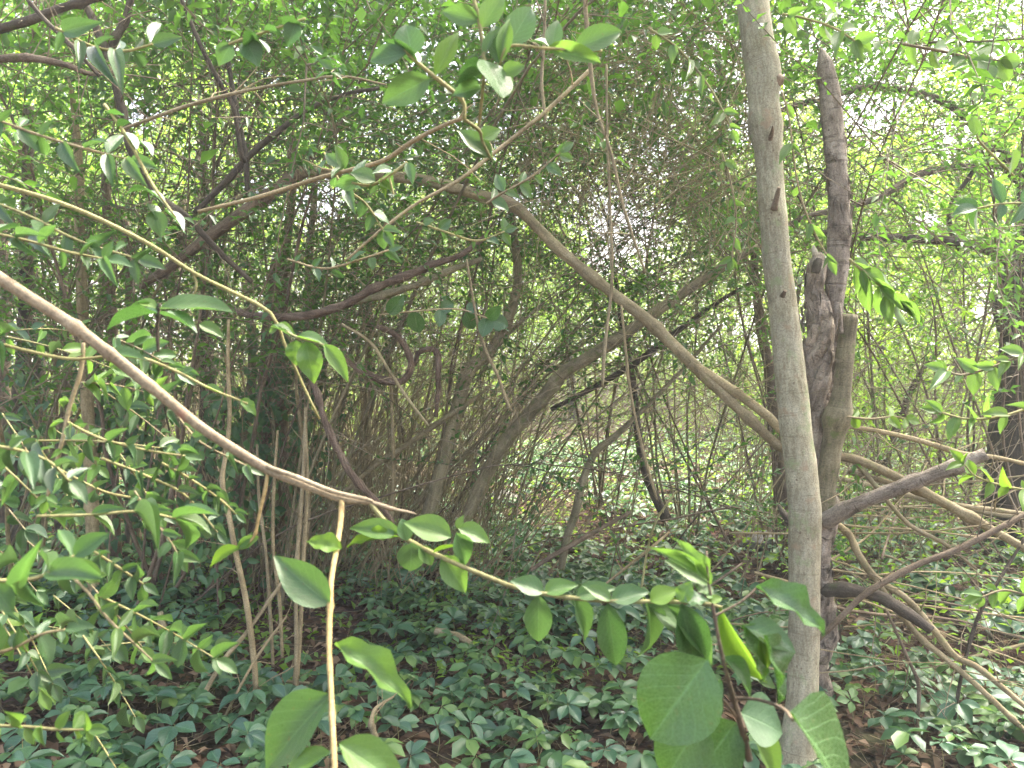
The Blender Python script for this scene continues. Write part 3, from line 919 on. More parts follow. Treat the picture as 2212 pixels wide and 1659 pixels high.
# dark tree at the right edge, its limbs arching left
b = G(2190, 1185); d6 = b[1]
t = thing('dark_tree', 'thick dark shaded tree trunk beside the sunny right brush', 'tree', b)
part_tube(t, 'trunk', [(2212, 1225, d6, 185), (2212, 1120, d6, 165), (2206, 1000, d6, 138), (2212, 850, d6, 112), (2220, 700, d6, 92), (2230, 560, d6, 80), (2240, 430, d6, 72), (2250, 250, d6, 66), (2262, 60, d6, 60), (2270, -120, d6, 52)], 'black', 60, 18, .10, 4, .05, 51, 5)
part_tube(t, 'limb', [(2222, 600, d6 - .1, 30), (2150, 548, 5.6, 18), (2065, 522, 5.2, 20), (1960, 515, 5.0, 19), (1850, 510, 4.8, 17), (1760, 500, 4.6, 10)], 'darkb', 40, 10, .1, 4, 0, 52)
part_tube(t, 'limb', [(2235, 430, d6, 24), (2170, 365, 5.8, 15), (2090, 360, 5.5, 14), (1990, 375, 5.2, 15), (1900, 425, 4.9, 15), (1820, 450, 4.7, 14), (1735, 470, 4.5, 12), (1690, 500, 4.4, 8)], 'darkb', 50, 9, .1, 4, 0, 53)
part_tube(t, 'limb', [(2240, 400, d6, 22), (2130, 300, 5.6, 18), (2060, 232, 5.4, 17), (1970, 198, 5.2, 17), (1880, 188, 5.0, 17), (1800, 205, 4.8, 16), (1720, 228, 4.7, 13), (1660, 246, 4.6, 8)], 'darkb', 50, 9, .1, 4, 0, 54)
part_tube(t, 'limb', [(2075, 540, 5.2, 13), (2052, 490, 5.2, 11), (2055, 440, 5.2, 10), (2095, 380, 5.2, 9), (2115, 340, 5.2, 6)], 'darkb', 24, 7, .1, 2, 0, 55)
rs = np.random.default_rng(9)
mb = MB()
cen = np.stack([rs.uniform(2.0, 6.4, 130), rs.uniform(4.4, 8.0, 130), rs.uniform(3.6, 6.4, 130)], -1)
pts = np.repeat(cen, 45, 0) + rs.normal(0, .3, (130 * 45, 3)); N_ = len(pts)
leaves(mb, LO, pts, rs.normal(0, 1, (N_, 3)), UPV + rs.normal(0, .5, (N_, 3)), rs.uniform(.06, .1, N_), rs.uniform(.035, .06, N_))
o = mb.build('crown', M['lime'], t, b); o['kind'] = 'stuff'

# leaning stems in the middle
stem_obj('leaning_stem', 'straight mossy stem leaning right from base of left canes', 'stem', [(925, 1112, 4.472, 32), (955, 1010, 4.472, 30), (985, 890, 4.472, 30), (1012, 800, 4.515, 32), (1055, 764, 4.558, 26), (1088, 708, 4.558, 24), (1114, 636, 4.601, 22), (1118, 580, 4.644, 18), (1108, 480, 4.730, 14), (1100, 400, 4.816, 9)], 'olive', seed=61)
stem_obj('leaning_stem', 'longest mossy stem leaning far right across the clearing', 'stem', [(1005, 1122, 4.472, 28), (1037, 1053, 4.472, 28), (1064, 1000, 4.429, 28), (1090, 956, 4.386, 30), (1137, 900, 4.343, 30), (1184, 846, 4.300, 28), (1220, 803, 4.257, 28), (1270, 773, 4.214, 27), (1337, 730, 4.171, 26), (1437, 660, 4.128, 24), (1550, 585, 4.128, 18), (1640, 530, 4.128, 10)], 'olive', n=60, seed=62)
stem_obj('leaning_stem', 'forked pale stem curving up in middle of the clearing', 'stem', [(1212, 1230, 4.600, 15), (1225, 1160, 4.600, 17), (1244, 1106, 4.600, 18), (1260, 1036, 4.600, 18), (1287, 975, 4.600, 17), (1320, 950, 4.600, 15), (1370, 903, 4.600, 11), (1470, 803, 4.600, 9), (1560, 700, 4.600, 5)], 'olive', seed=63)
stem_obj('leaning_stem', 'thin dark stem leaning left behind the clearing groundcover', 'stem', [(1440, 1122, 5.332, 22), (1405, 1050, 5.332, 19), (1385, 980, 5.332, 18), (1372, 880, 5.332, 17), (1365, 806, 5.332, 15), (1347, 720, 5.332, 12), (1330, 600, 5.332, 8)], 'darkb', seed=64)
stem_obj('leaning_stem', 'dark thin branch crossing behind the longest leaning stem', 'branch', [(1190, 885, 5.160, 9), (1280, 838, 5.160, 13), (1370, 786, 5.074, 14), (1430, 740, 5.074, 13), (1540, 660, 4.988, 10), (1640, 600, 4.988, 6)], 'darkb', seed=65)
stem_obj('fallen_branch', 'thin brown branch propped slantwise above the dark creeper bed', 'branch', [(1146, 1232, 4.300, 8), (1190, 1203, 4.350, 11), (1237, 1176, 4.400, 11), (1300, 1140, 4.500, 10), (1362, 1106, 4.600, 7)], 'brown', seed=66)
stem_obj('leaning_stem', 'tan stem slanting up right through the thick of canes', 'stem', [(745, 1062, 4.400, 10), (800, 1015, 4.400, 11), (880, 960, 4.400, 12), (960, 905, 4.400, 12), (1020, 865, 4.400, 9), (1060, 832, 4.400, 6)], 'cane', seed=67)

# brown bark vine and its loops
stem_obj('woody_vine', 'shaggy brown woody vine sagging across the left thicket', 'vine', [(498, 668, 3.7, 12), (540, 680, 3.65, 15), (600, 684, 3.6, 17), (660, 682, 3.58, 18), (720, 667, 3.56, 18), (760, 650, 3.55, 18), (810, 622, 3.55, 18), (880, 595, 3.55, 17), (940, 570, 3.56, 15), (1000, 548, 3.6, 12), (1060, 500, 3.7, 9)], 'vine', None, 90, 10, .18, 6, .1, 71, 12, 12)
stem_obj('woody_vine', 'dark vine dropping to ground behind the beige stick', 'vine', [(650, 770, 3.5, 10), (685, 850, 3.45, 14), (700, 905, 3.4, 15), (722, 955, 3.38, 16), (750, 1010, 3.36, 16), (785, 1055, 3.36, 15), (820, 1090, 3.38, 13), (850, 1130, 3.4, 9)], 'vine', None, 60, 9, .15, 5, .1, 72, 12, 12)
stem_obj('woody_vine', 'twisted vine curled in a hook among the canes', 'vine', [(740, 772, 3.8, 10), (780, 800, 3.8, 15), (830, 822, 3.78, 17), (870, 822, 3.76, 16), (888, 790, 3.74, 14), (876, 750, 3.74, 13), (850, 720, 3.75, 13), (815, 705, 3.78, 11)], 'vine', None, 60, 9, .15, 5, .1, 73, 12, 12)
stem_obj('woody_vine', 'dark vine arched like a handle beside the hooked vine', 'vine', [(895, 790, 3.82, 8), (905, 762, 3.8, 11), (930, 753, 3.8, 13), (945, 765, 3.8, 13), (947, 800, 3.8, 12), (946, 850, 3.82, 11), (942, 900, 3.84, 9)], 'vine', None, 40, 8, .15, 3, .1, 74, 12, 12)
stem_obj('woody_vine', 'lichen-marked grey stem running close above the shaggy vine', 'vine', [(760, 655, 3.75, 10), (820, 640, 3.75, 15), (900, 615, 3.75, 15), (970, 585, 3.8, 13), (1040, 560, 3.85, 11)], 'olive', None, 40, 8, .1, 5, .03, 75)

# dark stems at the upper left, and bark poles of the left thicket
for lab, pts, mt in [
    ('dark forked branch crossing the leafy upper left', [(150, -20, 3.150, 16.0), (190, 20, 3.150, 16.8), (212, 70, 3.150, 17.6), (232, 120, 3.150, 17.6), (262, 230, 3.150, 17.6), (285, 330, 3.150, 16.0), (340, 420, 3.220, 15.2), (400, 465, 3.220, 14.4), (470, 540, 3.290, 12.8), (545, 610, 3.360, 10.4)], 'darkb'),
    ('dark branch rising steeply beside the forked dark branch', [(225, 140, 3.220, 19.2), (245, 90, 3.220, 17.6), (272, 40, 3.220, 16.0), (288, -30, 3.220, 16.0)], 'darkb'),
    ('thin dark branch slanting over the sunny leaf gap', [(385, -20, 3.010, 8.0), (430, 90, 3.010, 9.6), (470, 170, 3.045, 10.4), (505, 235, 3.080, 10.4), (520, 330, 3.115, 10.4), (528, 350, 3.150, 9.6)], 'darkb'),
    ('dark upright branch meeting the limb above the sunny gap', [(490, 110, 3.220, 8.8), (505, 210, 3.220, 11.2), (520, 290, 3.220, 12.0), (532, 342, 3.220, 12.8), (534, 420, 3.220, 9.6)], 'darkb'),
    ('long dark limb sloping from the sky gap to the left canes', [(820, 190, 3.360, 7.2), (740, 205, 3.325, 8.8), (660, 240, 3.290, 11.2), (600, 285, 3.255, 12.8), (540, 335, 3.220, 14.4), (490, 390, 3.220, 14.4), (420, 460, 3.220, 11.2)], 'darkb'),
    ('mossy bough crossing the dark upper left corner', [(-30, 70, 2.660, 20.8), (60, 45, 2.660, 19.2), (140, 15, 2.660, 17.6), (230, -10, 2.660, 14.4)], 'darkb'),
    ('short grey bough reaching right from the left edge', [(-30, 130, 2.730, 17.6), (60, 125, 2.730, 16.0), (140, 140, 2.730, 13.6), (200, 160, 2.765, 9.6), (260, 150, 2.800, 6.4)], 'brown'),
    ('dark straight branch dropping from the top left corner', [(45, -20, 2.520, 9.6), (90, 35, 2.520, 9.6), (140, 85, 2.520, 10.4), (165, 110, 2.520, 9.6), (215, 165, 2.555, 7.2)], 'darkb'),
    ('old pale stem with broken top at left of sunny gap', [(205, 1340, 4.2, 27.2), (195, 1000, 4.2, 25.6), (180, 700, 4.2, 23.2), (172, 480, 4.2, 20.8), (172, 380, 4.2, 19.2), (165, 290, 4.2, 16.0), (158, 220, 4.2, 12.0), (152, 180, 4.2, 8.0), (147, 168, 4.2, 4.0)], 'cane'),
]:
    stem_obj('dark_branch' if mt == 'darkb' else 'old_branch', lab, 'branch', pts, mt, seed=hash(lab) % 50 if False else len(lab))
gp = 'bark poles of the left thicket'
rows = [(40, 62, 230, 5.2, 36, 'darkb'), (130, 150, 420, 5.8, 24, 'brown'), (95, 60, 300, 6.5, 26, 'darkb'), (250, 235, 360, 4.9, 30, 'brown'), (290, 275, 470, 5.6, 32, 'brown'), (345, 400, 430, 6.2, 22, 'olive'),
                                             (430, 450, 300, 6.6, 20, 'darkb'), (455, 440, 240, 7, 20, 'darkb'), (545, 600, 560, 5.0, 38, 'brown'), (520, 545, 700, 5.3, 30, 'olive'), (600, 632, 400, 5.6, 32, 'brown'), (640, 690, 380, 6.2, 24, 'olive'), (790, 800, 440, 6.8, 22, 'brown'), (200, 215, 520, 7, 24, 'brown'), (15, 5, 420, 6, 30, 'brown')]
for k, (x0, x1, y1, d, wd, mt) in enumerate(rows):
    gb = P(x0, 760, d); zb = hgt(gb[0], gb[1])
    yb = 760 + FPX * (1.55 - float(zb)) / d
    n_ = 5
    pp = []
    for i in range(n_):
        f = i / (n_ - 1)
        pp.append((x0 + (x1 - x0) * f ** 1.4 + rng.uniform(-9, 9) * (0 < f), yb + (y1 - yb) * f, d, wd * (1.1 - .55 * f)))
    stem_obj('bark_pole', nth(rows, k, 'rough upright bark pole in the shady left thicket, %s of the poles'), 'stem', pp, mt, gp, 40, 10, .1, 5, .03, 80 + k, 5)

# creepers climbing the left poles
for k, (lab, x0, x1, y0, y1, d) in enumerate([('dark creeper climbing the poles behind the beige branch', 560, 590, 1180, 720, 4.7), ('dark creeper climbing at the far left behind leafy twigs', 200, 215, 1200, 760, 4.4),
                                              ('dark creeper climbing beside the long grey dead stick', 470, 480, 1230, 860, 4.2), ('dark creeper climbing the bark pole near left edge', 60, 70, 1150, 700, 4.8), ('dark creeper climbing the poles under the shaggy vine', 660, 650, 1100, 740, 5.0), ('dark creeper climbing above the left litter patch', 330, 320, 1180, 820, 4.6)]):
    rs = np.random.default_rng(300 + k)
    f = np.linspace(0, 1, 9)
    ctr = np.array([P(x0 + (x1 - x0) * t_ + rs.normal(0, 6), y0 + (y1 - y0) * t_, d) for t_ in f])
    ctr[0, 2] = float(hgt(ctr[0, 0], ctr[0, 1]))
    root = thing('climbing_creeper', lab, 'creeper', ctr[0])
    mb = MB()
    tube(mb, np.column_stack([ctr, np.full(9, .006)]), 24, 6, cap=False, knots=3)
    mb.build('stem', M['vine'], root, ctr[0])
    n_ = 330
    i = rs.integers(0, 8, n_)
    pts = ctr[i] + (ctr[i + 1] - ctr[i]) * rs.random((n_, 1)) + rs.normal(0, .085, (n_, 3))
    mb = MB()
    leaves(mb, MID, pts, rs.normal(0, .7, (n_, 3)) + np.array([0, -.3, -.7]), np.array([0, -1.0, .7]) + rs.normal(0, .45, (n_, 3)), rs.uniform(.05, .09, n_), rs.uniform(.03, .055, n_))
    o = mb.build('foliage', M['cover'], root, ctr[0]); o['kind'] = 'stuff'

# tan canes and dead sticks standing in front of them
gc = 'thin tan canes standing in the left creeper bed'
lc = 'thin tan cane standing upright in the left creeper bed'
for k, pts in enumerate([
    [(552, 1492, 3.2, 12), (550, 1440, 3.2, 13), (533, 1306, 3.2, 13), (510, 1196, 3.2, 12), (493, 1106, 3.22, 12), (480, 1040, 3.25, 11), (488, 980, 3.3, 10), (496, 900, 3.3, 9), (492, 780, 3.3, 8), (494, 690, 3.3, 6)],
    [(636, 1495, 3.25, 9), (640, 1400, 3.25, 9), (640, 1250, 3.3, 10), (650, 1100, 3.35, 9), (658, 980, 3.4, 8), (660, 880, 3.4, 6)],
    [(640, 1498, 3.27, 8), (648, 1380, 3.3, 9), (656, 1200, 3.35, 9), (664, 1050, 3.4, 8), (660, 900, 3.4, 6)],
    [(590, 1440, 3.4, 7), (584, 1330, 3.4, 8), (575, 1200, 3.45, 7), (560, 1080, 3.5, 7), (555, 960, 3.5, 5)],
    [(610, 1420, 3.5, 7), (604, 1300, 3.5, 8), (590, 1180, 3.5, 7), (592, 1050, 3.5, 7), (600, 930, 3.5, 5)],
    [(660, 1180, 4.4, 9), (668, 1080, 4.4, 9), (655, 960, 4.4, 9), (640, 830, 4.4, 7), (645, 720, 4.4, 5)],
    [(840, 1170, 4.3, 9), (850, 1050, 4.3, 9), (848, 930, 4.3, 8), (843, 800, 4.3, 6)]]):
    stem_obj('tan_cane', ['thickest tan cane bending from the bottom of the beige branch', 'straight tan cane standing in the pair left of the hanging twig', 'right-hand tan cane of the pair left of the hanging twig', 'thin tan cane rising behind the long grey dead stick', 'thin tan cane between the bent cane and the pair', 'tan cane standing farther back behind the beige branch', 'tan cane standing behind the tip of the beige branch'][k], 'cane', pts, 'tan', gc, 40, 7, .05, 7, 0, 120 + k)
stem_obj('dead_stick', 'long grey dead stick leaning from creepers up to tan canes', 'stick', [(385, 1592, 3.05, 8), (430, 1520, 3.1, 10), (480, 1430, 3.15, 10), (530, 1370, 3.2, 9), (590, 1285, 3.25, 8), (640, 1215, 3.3, 5)], 'cane', seed=131)
stem_obj('dead_stick', 'thin pale dead stick leaning beside the long grey one', 'stick', [(455, 1615, 3.0, 5), (500, 1520, 3.05, 6), (555, 1420, 3.1, 6), (620, 1330, 3.2, 5)], 'tan', seed=132)
stem_obj('dead_stick', 'short level dead stick behind the upright tan canes', 'stick', [(447, 1460, 3.35, 8), (500, 1466, 3.35, 7), (580, 1470, 3.35, 7), (668, 1476, 3.35, 6)], 'cane', seed=133)
stem_obj('dead_stick', 'crooked forked dead stick poking from the near creeper bed', 'stick', [(818, 1620, 2.85, 13), (805, 1575, 2.85, 13), (802, 1560, 2.85, 11), (812, 1530, 2.9, 7), (850, 1505, 2.95, 5)], 'tan', seed=134)
stem_obj('broken_stick', 'short thick broken stick lying on the dark creepers', 'stick', [(940, 1362, 3.92, 16), (965, 1370, 3.9, 17), (1000, 1380, 3.88, 16), (1022, 1394, 3.86, 12)], 'tan', None, 20, 10, .12, 2, .04, 135, 20)
stem_obj('mossy_stub', 'small mossy yellow stub standing in the left litter', 'stump', [(357, 1428, 3.35, 18), (356, 1390, 3.35, 16), (350, 1350, 3.35, 15), (346, 1322, 3.35, 12)], 'olive', None, 16, 9, .2, 2, .05, 136, 18)

# fallen limbs on the right
gf = None
for lab, pts, mt in [
    ('bowed pale fallen limb curving down from the dead tree', [(1795, 1122, 3.2, 14), (1835, 1156, 3.15, 15), (1852, 1193, 3.1, 15), (1892, 1249, 3.05, 16), (1958, 1293, 3.0, 14), (2008, 1349, 2.95, 13), (2062, 1416, 2.9, 14), (2108, 1439, 2.85, 13), (2160, 1480, 2.8, 12), (2225, 1535, 2.75, 11)], 'cane'),
    ('second pale limb forking below the bowed fallen limb', [(1885, 1240, 3.06, 13), (1925, 1300, 3.0, 12), (1985, 1375, 2.95, 13), (2045, 1425, 2.9, 13), (2120, 1490, 2.85, 12), (2225, 1590, 2.8, 11)], 'cane'),
    ('dark slanting dead stem crossing over the bowed limbs', [(1762, 1388, 2.95, 9), (1820, 1330, 2.92, 12), (1875, 1279, 2.9, 13), (1975, 1223, 2.88, 13), (2075, 1183, 2.86, 13), (2225, 1106, 2.84, 12)], 'brown'),
    ('straight grey pole lying between dead tree and dark trunk', [(1820, 1035, 4.2, 12), (1920, 1060, 4.2, 13), (2030, 1085, 4.2, 13), (2150, 1110, 4.2, 12), (2240, 1120, 4.2, 11)], 'cane'),
    ('thin bent twig hanging below the bowed limbs', [(1915, 1318, 2.9, 6), (1960, 1420, 2.9, 7), (1984, 1480, 2.9, 8), (1982, 1560, 2.9, 7), (1978, 1640, 2.9, 6)], 'brown'),
    ('grey fallen pole lying in the right litter', [(1795, 1470, 3.7, 9), (1880, 1462, 3.7, 9), (1960, 1455, 3.7, 8), (2060, 1430, 3.7, 8), (2220, 1390, 3.7, 7)], 'cane'),
    ('dark upright twig standing among the right fallen limbs', [(2062, 1560, 3.0, 7), (2075, 1470, 3.0, 8), (2110, 1340, 3.0, 8), (2160, 1250, 3.0, 7), (2215, 1160, 3.0, 6)], 'darkb'),
    ('dark burnt-looking branch leaning in the bright brush', [(1905, 1010, 7, 16), (1935, 930, 7, 15), (1965, 850, 7, 14), (2000, 790, 7, 12), (2030, 760, 7, 8)], 'darkb'),
]:
    stem_obj('fallen_limb', lab, 'branch', pts, mt, gf, 50, 9, .08, 5, .02, len(lab))
gl = 'thin dead canes strewn through the right brush'
rs = np.random.default_rng(44)
for k in range(46):
    d = rs.uniform(2.9, 6.5)
    x0, y0 = rs.uniform(1830, 2250), None
    q = P(x0, 760, d)
    z0 = rs.uniform(.02, .5)
    az = rs.uniform(-.5, .9) if rs.random() < .7 else rs.uniform(0, 6.28)
    L = rs.uniform(.7, 1.9)
    path = grow((q[0] - .6, q[1], z0 + .25), (math.cos(az), math.sin(az) * .6, rs.uniform(-.3, .25)), L, 8, .1, .05, 0, rs)
    path[:, 2] = np.maximum(path[:, 2], hgt(path[:, 0], path[:, 1]) + .01)
    r0 = rs.uniform(.003, .008)
    mb = MB()
    tube(mb, np.column_stack([path, np.linspace(r0, r0 * .4, 8)]), 14, 6, cap=True, knots=3, seed=k)
    tag(mb.build('dead_cane', M[('cane', 'brown', 'tan')[k % 3]], None, path[0]), 'thin dead cane strewn through the sunny right brush', 'cane', gl)

# long thin twigs crossing and hanging
for lab, pts, mt in [
    ('long tan twig arching under the broad top leaves', [(428, 457, 1.9, 8), (500, 440, 1.9, 8), (560, 425, 1.88, 9), (640, 400, 1.86, 9), (700, 381, 1.84, 9), (760, 366, 1.82, 9), (830, 346, 1.8, 10), (890, 306, 1.78, 10), (960, 270, 1.76, 9), (1003, 254, 1.75, 9)], 'tan'),
    ('thin olive twig curving over the sunny leaf gap', [(262, 280, 2.4, 6), (330, 255, 2.4, 7), (400, 230, 2.4, 8), (480, 208, 2.4, 8), (560, 190, 2.4, 7), (650, 175, 2.4, 6), (740, 165, 2.4, 6), (835, 183, 2.4, 4)], 'cane'),
    ('straight dry twig slanting from hanging canes to the arch', [(1278, 148, 2.3, 9), (1180, 240, 2.3, 9), (1080, 320, 2.3, 8), (990, 390, 2.3, 8), (900, 440, 2.3, 7), (820, 500, 2.3, 6), (745, 565, 2.3, 5)], 'cane'),
    ('hanging dry cane dropping through the middle of view', [(1262, -20, 2.2, 9), (1268, 60, 2.2, 10), (1276, 150, 2.2, 10), (1290, 240, 2.2, 7), (1320, 330, 2.2, 7), (1345, 440, 2.2, 7), (1370, 520, 2.2, 6), (1395, 590, 2.2, 4)], 'cane'),
    ('thin hanging cane right beside the slanting dry twig', [(1178, -20, 2.3, 6), (1175, 90, 2.3, 7), (1170, 180, 2.3, 7), (1178, 258, 2.3, 6), (1172, 266, 2.3, 4)], 'cane'),
    ('bare hanging tendril ending above the middle clearing', [(1310, 140, 2.8, 5), (1312, 300, 2.8, 6), (1318, 450, 2.8, 6), (1322, 600, 2.8, 7), (1312, 700, 2.8, 7), (1304, 780, 2.8, 8), (1302, 836, 2.8, 5)], 'cane'),
    ('hanging cane crossing in front of the pale arch', [(1342, 660, 3.2, 5), (1352, 760, 3.2, 6), (1358, 820, 3.2, 7), (1372, 900, 3.2, 6), (1396, 1000, 3.2, 7), (1420, 1080, 3.2, 5)], 'cane'),
    ('curved bare cane arching down in the middle left', [(1008, 560, 3.0, 5), (1030, 690, 3.0, 6), (1050, 760, 3.0, 7), (1075, 810, 3.0, 7), (1092, 860, 3.0, 7), (1105, 888, 3.0, 5)], 'tan'),
    ('thin cane slanting right below the hooked vine', [(738, 700, 3.3, 5), (800, 740, 3.3, 7), (840, 800, 3.3, 7), (880, 860, 3.3, 7), (925, 920, 3.3, 5)], 'cane'),
    ('pale thread-like cane slanting left over the left creepers', [(1462, 1060, 3.5, 4), (1420, 1120, 3.5, 5), (1400, 1180, 3.5, 5), (1390, 1240, 3.5, 5), (1382, 1290, 3.5, 4)], 'green_twig'),
    ('tan stick slanting over the litter near the pale arch', [(1310, 1260, 3.7, 5), (1360, 1220, 3.7, 6), (1410, 1180, 3.7, 6), (1445, 1150, 3.8, 5)], 'tan'),
]:
    stem_obj('long_twig', lab, 'twig', pts, mt, None, 50, 7, .05, 6, 0, len(lab) + 3)
gh = 'thin canes threading the middle thicket'
rs = np.random.default_rng(21)
for k in range(300):
    d = rs.uniform(4.5, 8.5)
    x0 = rs.uniform(480, 1640)
    if 1080 < x0 < 1580 and rs.random() < .68:
        x0 = rs.uniform(430, 1060)
    q = P(x0, 760, d)
    sgn = 1 if rs.random() < .72 else -1
    dirx = sgn * rs.uniform(.05, 1.1)
    L = rs.uniform(1.6, 3.6)
    path = grow((q[0], q[1], float(hgt(q[0], q[1]))), (dirx, rs.uniform(-.4, .4), 1.0), L, 10, .07, .16, .02, rs)
    r0 = rs.uniform(.0028, .0065)
    mb = MB()
    tube(mb, np.column_stack([path, np.linspace(r0, r0 * .3, 10)]), 18, 6, cap=True, knots=4, seed=k)
    tag(mb.build('thin_cane', M[('cane', 'tan', 'cane', 'brown')[k % 4]], None, path[0]), 'thin bare cane threading the tangle around the clearing', 'cane', gh)

# the finer canes between them, too many to count
rs = np.random.default_rng(23)
N3 = 950
xb = np.where(rs.random(N3) < .82, rs.uniform(400, 1070, N3), rs.uniform(1540, 2050, N3))
db = np.where((xb > 1090) & (xb < 1560), rs.uniform(7, 12, N3), rs.uniform(4.4, 9, N3))
bs = np.array([P(a, 760, c_) for a, c_ in zip(xb, db)])
bs[:, 2] = hgt(bs[:, 0], bs[:, 1])
dr = np.stack([rs.normal(.26, .38, N3), rs.normal(0, .25, N3), np.ones(N3)], -1)
tw3 = twig_batch(bs, dr, rs.uniform(1.1, 3.2, N3), 8, .07, .035, rs)
mb = MB()
tubes(mb, tw3, rs.uniform(.0022, .0048, N3), np.full(N3, .0012), 3)
o = mb.build('fine_canes', M['cane'])
o['kind'] = 'stuff'

# fine bare twigs that fill the upper thicket: nobody could count them
rs = np.random.default_rng(31)
N_ = 3400
px_, py_, d_ = rs.uniform(-60, 2270, N_), -220 + 1180 * rs.random(N_) ** 1.15, rs.uniform(3.4, 8.5, N_)
bs = np.array([P(a, b_, c_) for a, b_, c_ in zip(px_, py_, d_)])
sx = np.where(rs.random(N_) < .55 + .25 * np.sin(px_ / 400), 1, -1)
dr = np.stack([sx * rs.uniform(.5, 1.2, N_), rs.normal(0, .5, N_), rs.normal(.25, .55, N_)], -1)
tw = twig_batch(bs, dr, rs.uniform(.4, 1.5, N_), 7, .09, .035, rs)
mb = MB()
tubes(mb, tw, rs.uniform(.0018, .0042, N_), np.full(N_, .0012), 3)
o = mb.build('twig_tangle', M['twig'])
o['kind'] = 'stuff'
N2 = 1500
bs = np.array([P(a, b_, c_) for a, b_, c_ in zip(rs.uniform(1120, 1680, N2), rs.uniform(-60, 430, N2), rs.uniform(3.4, 6.5, N2))])
tw2 = twig_batch(bs, np.stack([rs.normal(-.35, .6, N2), rs.normal(0, .4, N2), rs.normal(-.35, .5, N2)], -1), rs.uniform(.3, 1.0, N2), 6, .1, .05, rs)
mb = MB()
tubes(mb, tw2, rs.uniform(.0018, .0038, N2), np.full(N2, .0012), 3)
o = mb.build('drooping_twigs', M['cane'])
o['kind'] = 'stuff'
mb = MB()
leaf_pairs(mb, tw[py_ < 420], LO, .046, .05, rs, .2, .5, 1.0, 0, .2)
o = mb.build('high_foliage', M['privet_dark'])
o['kind'] = 'stuff'

# leaf roof: top band in view, the rest unseen, added to shade the foreground
rs = np.random.default_rng(33)
nc = 230
cen = np.stack([rs.uniform(-9, 7, nc), rs.uniform(1.2, 12, nc), np.zeros(nc)], -1)
cen[:, 2] = 3.7 + np.maximum(0, cen[:, 1]) * .16 + rs.uniform(0, 2.4, nc)
cen = cen[~((cen[:, 0] > 1.2) & (rs.random(nc) < .6)) & ~((np.abs(cen[:, 0] - 1.1) < 2.4) & (cen[:, 1] > 5.8) & (rs.random(nc) < 1))]  # roof opened over the clearing so that more light reaches its floor
cen = np.vstack([cen, np.stack([rs.uniform(-4.2, 1.6, 300), rs.uniform(3.4, 6.2, 300), np.zeros(300)], -1)])
cen[-300:, 2] = 1.55 + cen[-300:, 1] * rs.uniform(.33, .62, 300)
pts = np.repeat(cen, 40, 0) + rs.normal(0, .34, (len(cen) * 40, 3)) * np.array([1.2, 1.2, .5])
pts = pts[airy(pts, rs)]
N_ = len(pts)
mb = MB()
leaves(mb, LO, pts, rs.normal(0, 1, (N_, 3)) + np.array([0, 0, -.2]), UPV + rs.normal(0, .5, (N_, 3)), rs.uniform(.06, .11, N_), rs.uniform(.032, .06, N_))
o = mb.build('shade_leaf_roof', M['privet'])
o['kind'] = 'stuff'

# ------------------------------------------------------------------ forest floor
rs = np.random.default_rng(61)


def floor_pts(n, d0, d1, power=1.0, wide=1.12):
    d = d0 + (d1 - d0) * rs.random(n) ** power
    x = rs.uniform(-1, 1, n) * d * 1106 / FPX * wide
    return x, d


x, y = floor_pts(15000, 2.2, 13, 1.3)
bs = np.stack([x, y, hgt(x, y) + rs.uniform(.004, .03, len(x))], -1)
mb = MB()
N_ = len(x)
leaves(mb, LO, bs, rs.normal(0, 1, (N_, 3)) * np.array([1, 1, .22]), UPV + rs.normal(0, .35, (N_, 3)), rs.uniform(.035, .085, N_), rs.uniform(.02, .045, N_))
o = mb.build('leaf_litter', M['dead_leaf']); o['kind'] = 'stuff'
x, y = floor_pts(2000, 2.2, 11, 1.2)
N_ = len(x)
bs = np.stack([x, y, hgt(x, y) + rs.uniform(.01, .035, N_)], -1)
az = rs.uniform(0, 6.28, N_)
tw = twig_batch(bs, np.stack([np.cos(az), np.sin(az), rs.normal(.03, .08, N_)], -1), rs.uniform(.08, .5, N_), 5, .1, .01, rs)
mb = MB()
tubes(mb, tw, rs.uniform(.0012, .0035, N_), np.full(N_, .001), 3)
o = mb.build('fallen_twigs', M['cane']); o['kind'] = 'stuff'


def patch(x, y):
    """how thickly the creepers grow here (0..1)"""
    v = .5 + .5 * np.sin(x * 1.7 + .6) * np.cos(y * 1.3 + .4) + .35 * np.sin(x * 3.9 + y * 2.3)
    return v


# creeper rosettes: the nearest are plants of their own
SH = [leaf_grid(6, 4, 1.25, .9, .30, .25, .03, .1), leaf_grid(6, 4, 1.1, .85, .40, .35, .035, .15), leaf_grid(6, 4, 1.35, .9, .2, .15, .04, .1)]


def one_mesh(tm, name, mat):
    mb = MB()
    v, q, t_, uq, ut = tm
    mb.add(v, q, None, uq)
    return mb.mesh(name, mat)


LEAFLET = {m: [one_mesh(s, 'leaflet', M[m]) for s in SH] for m in ('creeper', 'creeper_light')}
mb = MB()
tube(mb, [(0, 0, 0, .0018), (.01, 0, .5, .0016), (0, .01, 1, .0013)], 5, 5, cap=False)
STALK = mb.mesh('stalk', M['green_twig'])


def basis(Y, n, w_, l_):
    Y = nrm(Y); X = nrm(np.cross(Y, n)); Z = np.cross(X, Y)
    return np.column_stack([X * w_, Y * l_, Z * l_])


def mat4(Bm, p):
    m = Matrix.Identity(4)
    for i in range(3):
        for j in range(3):
            m[i][j] = Bm[i][j]
        m[i][3] = p[i]
    return m


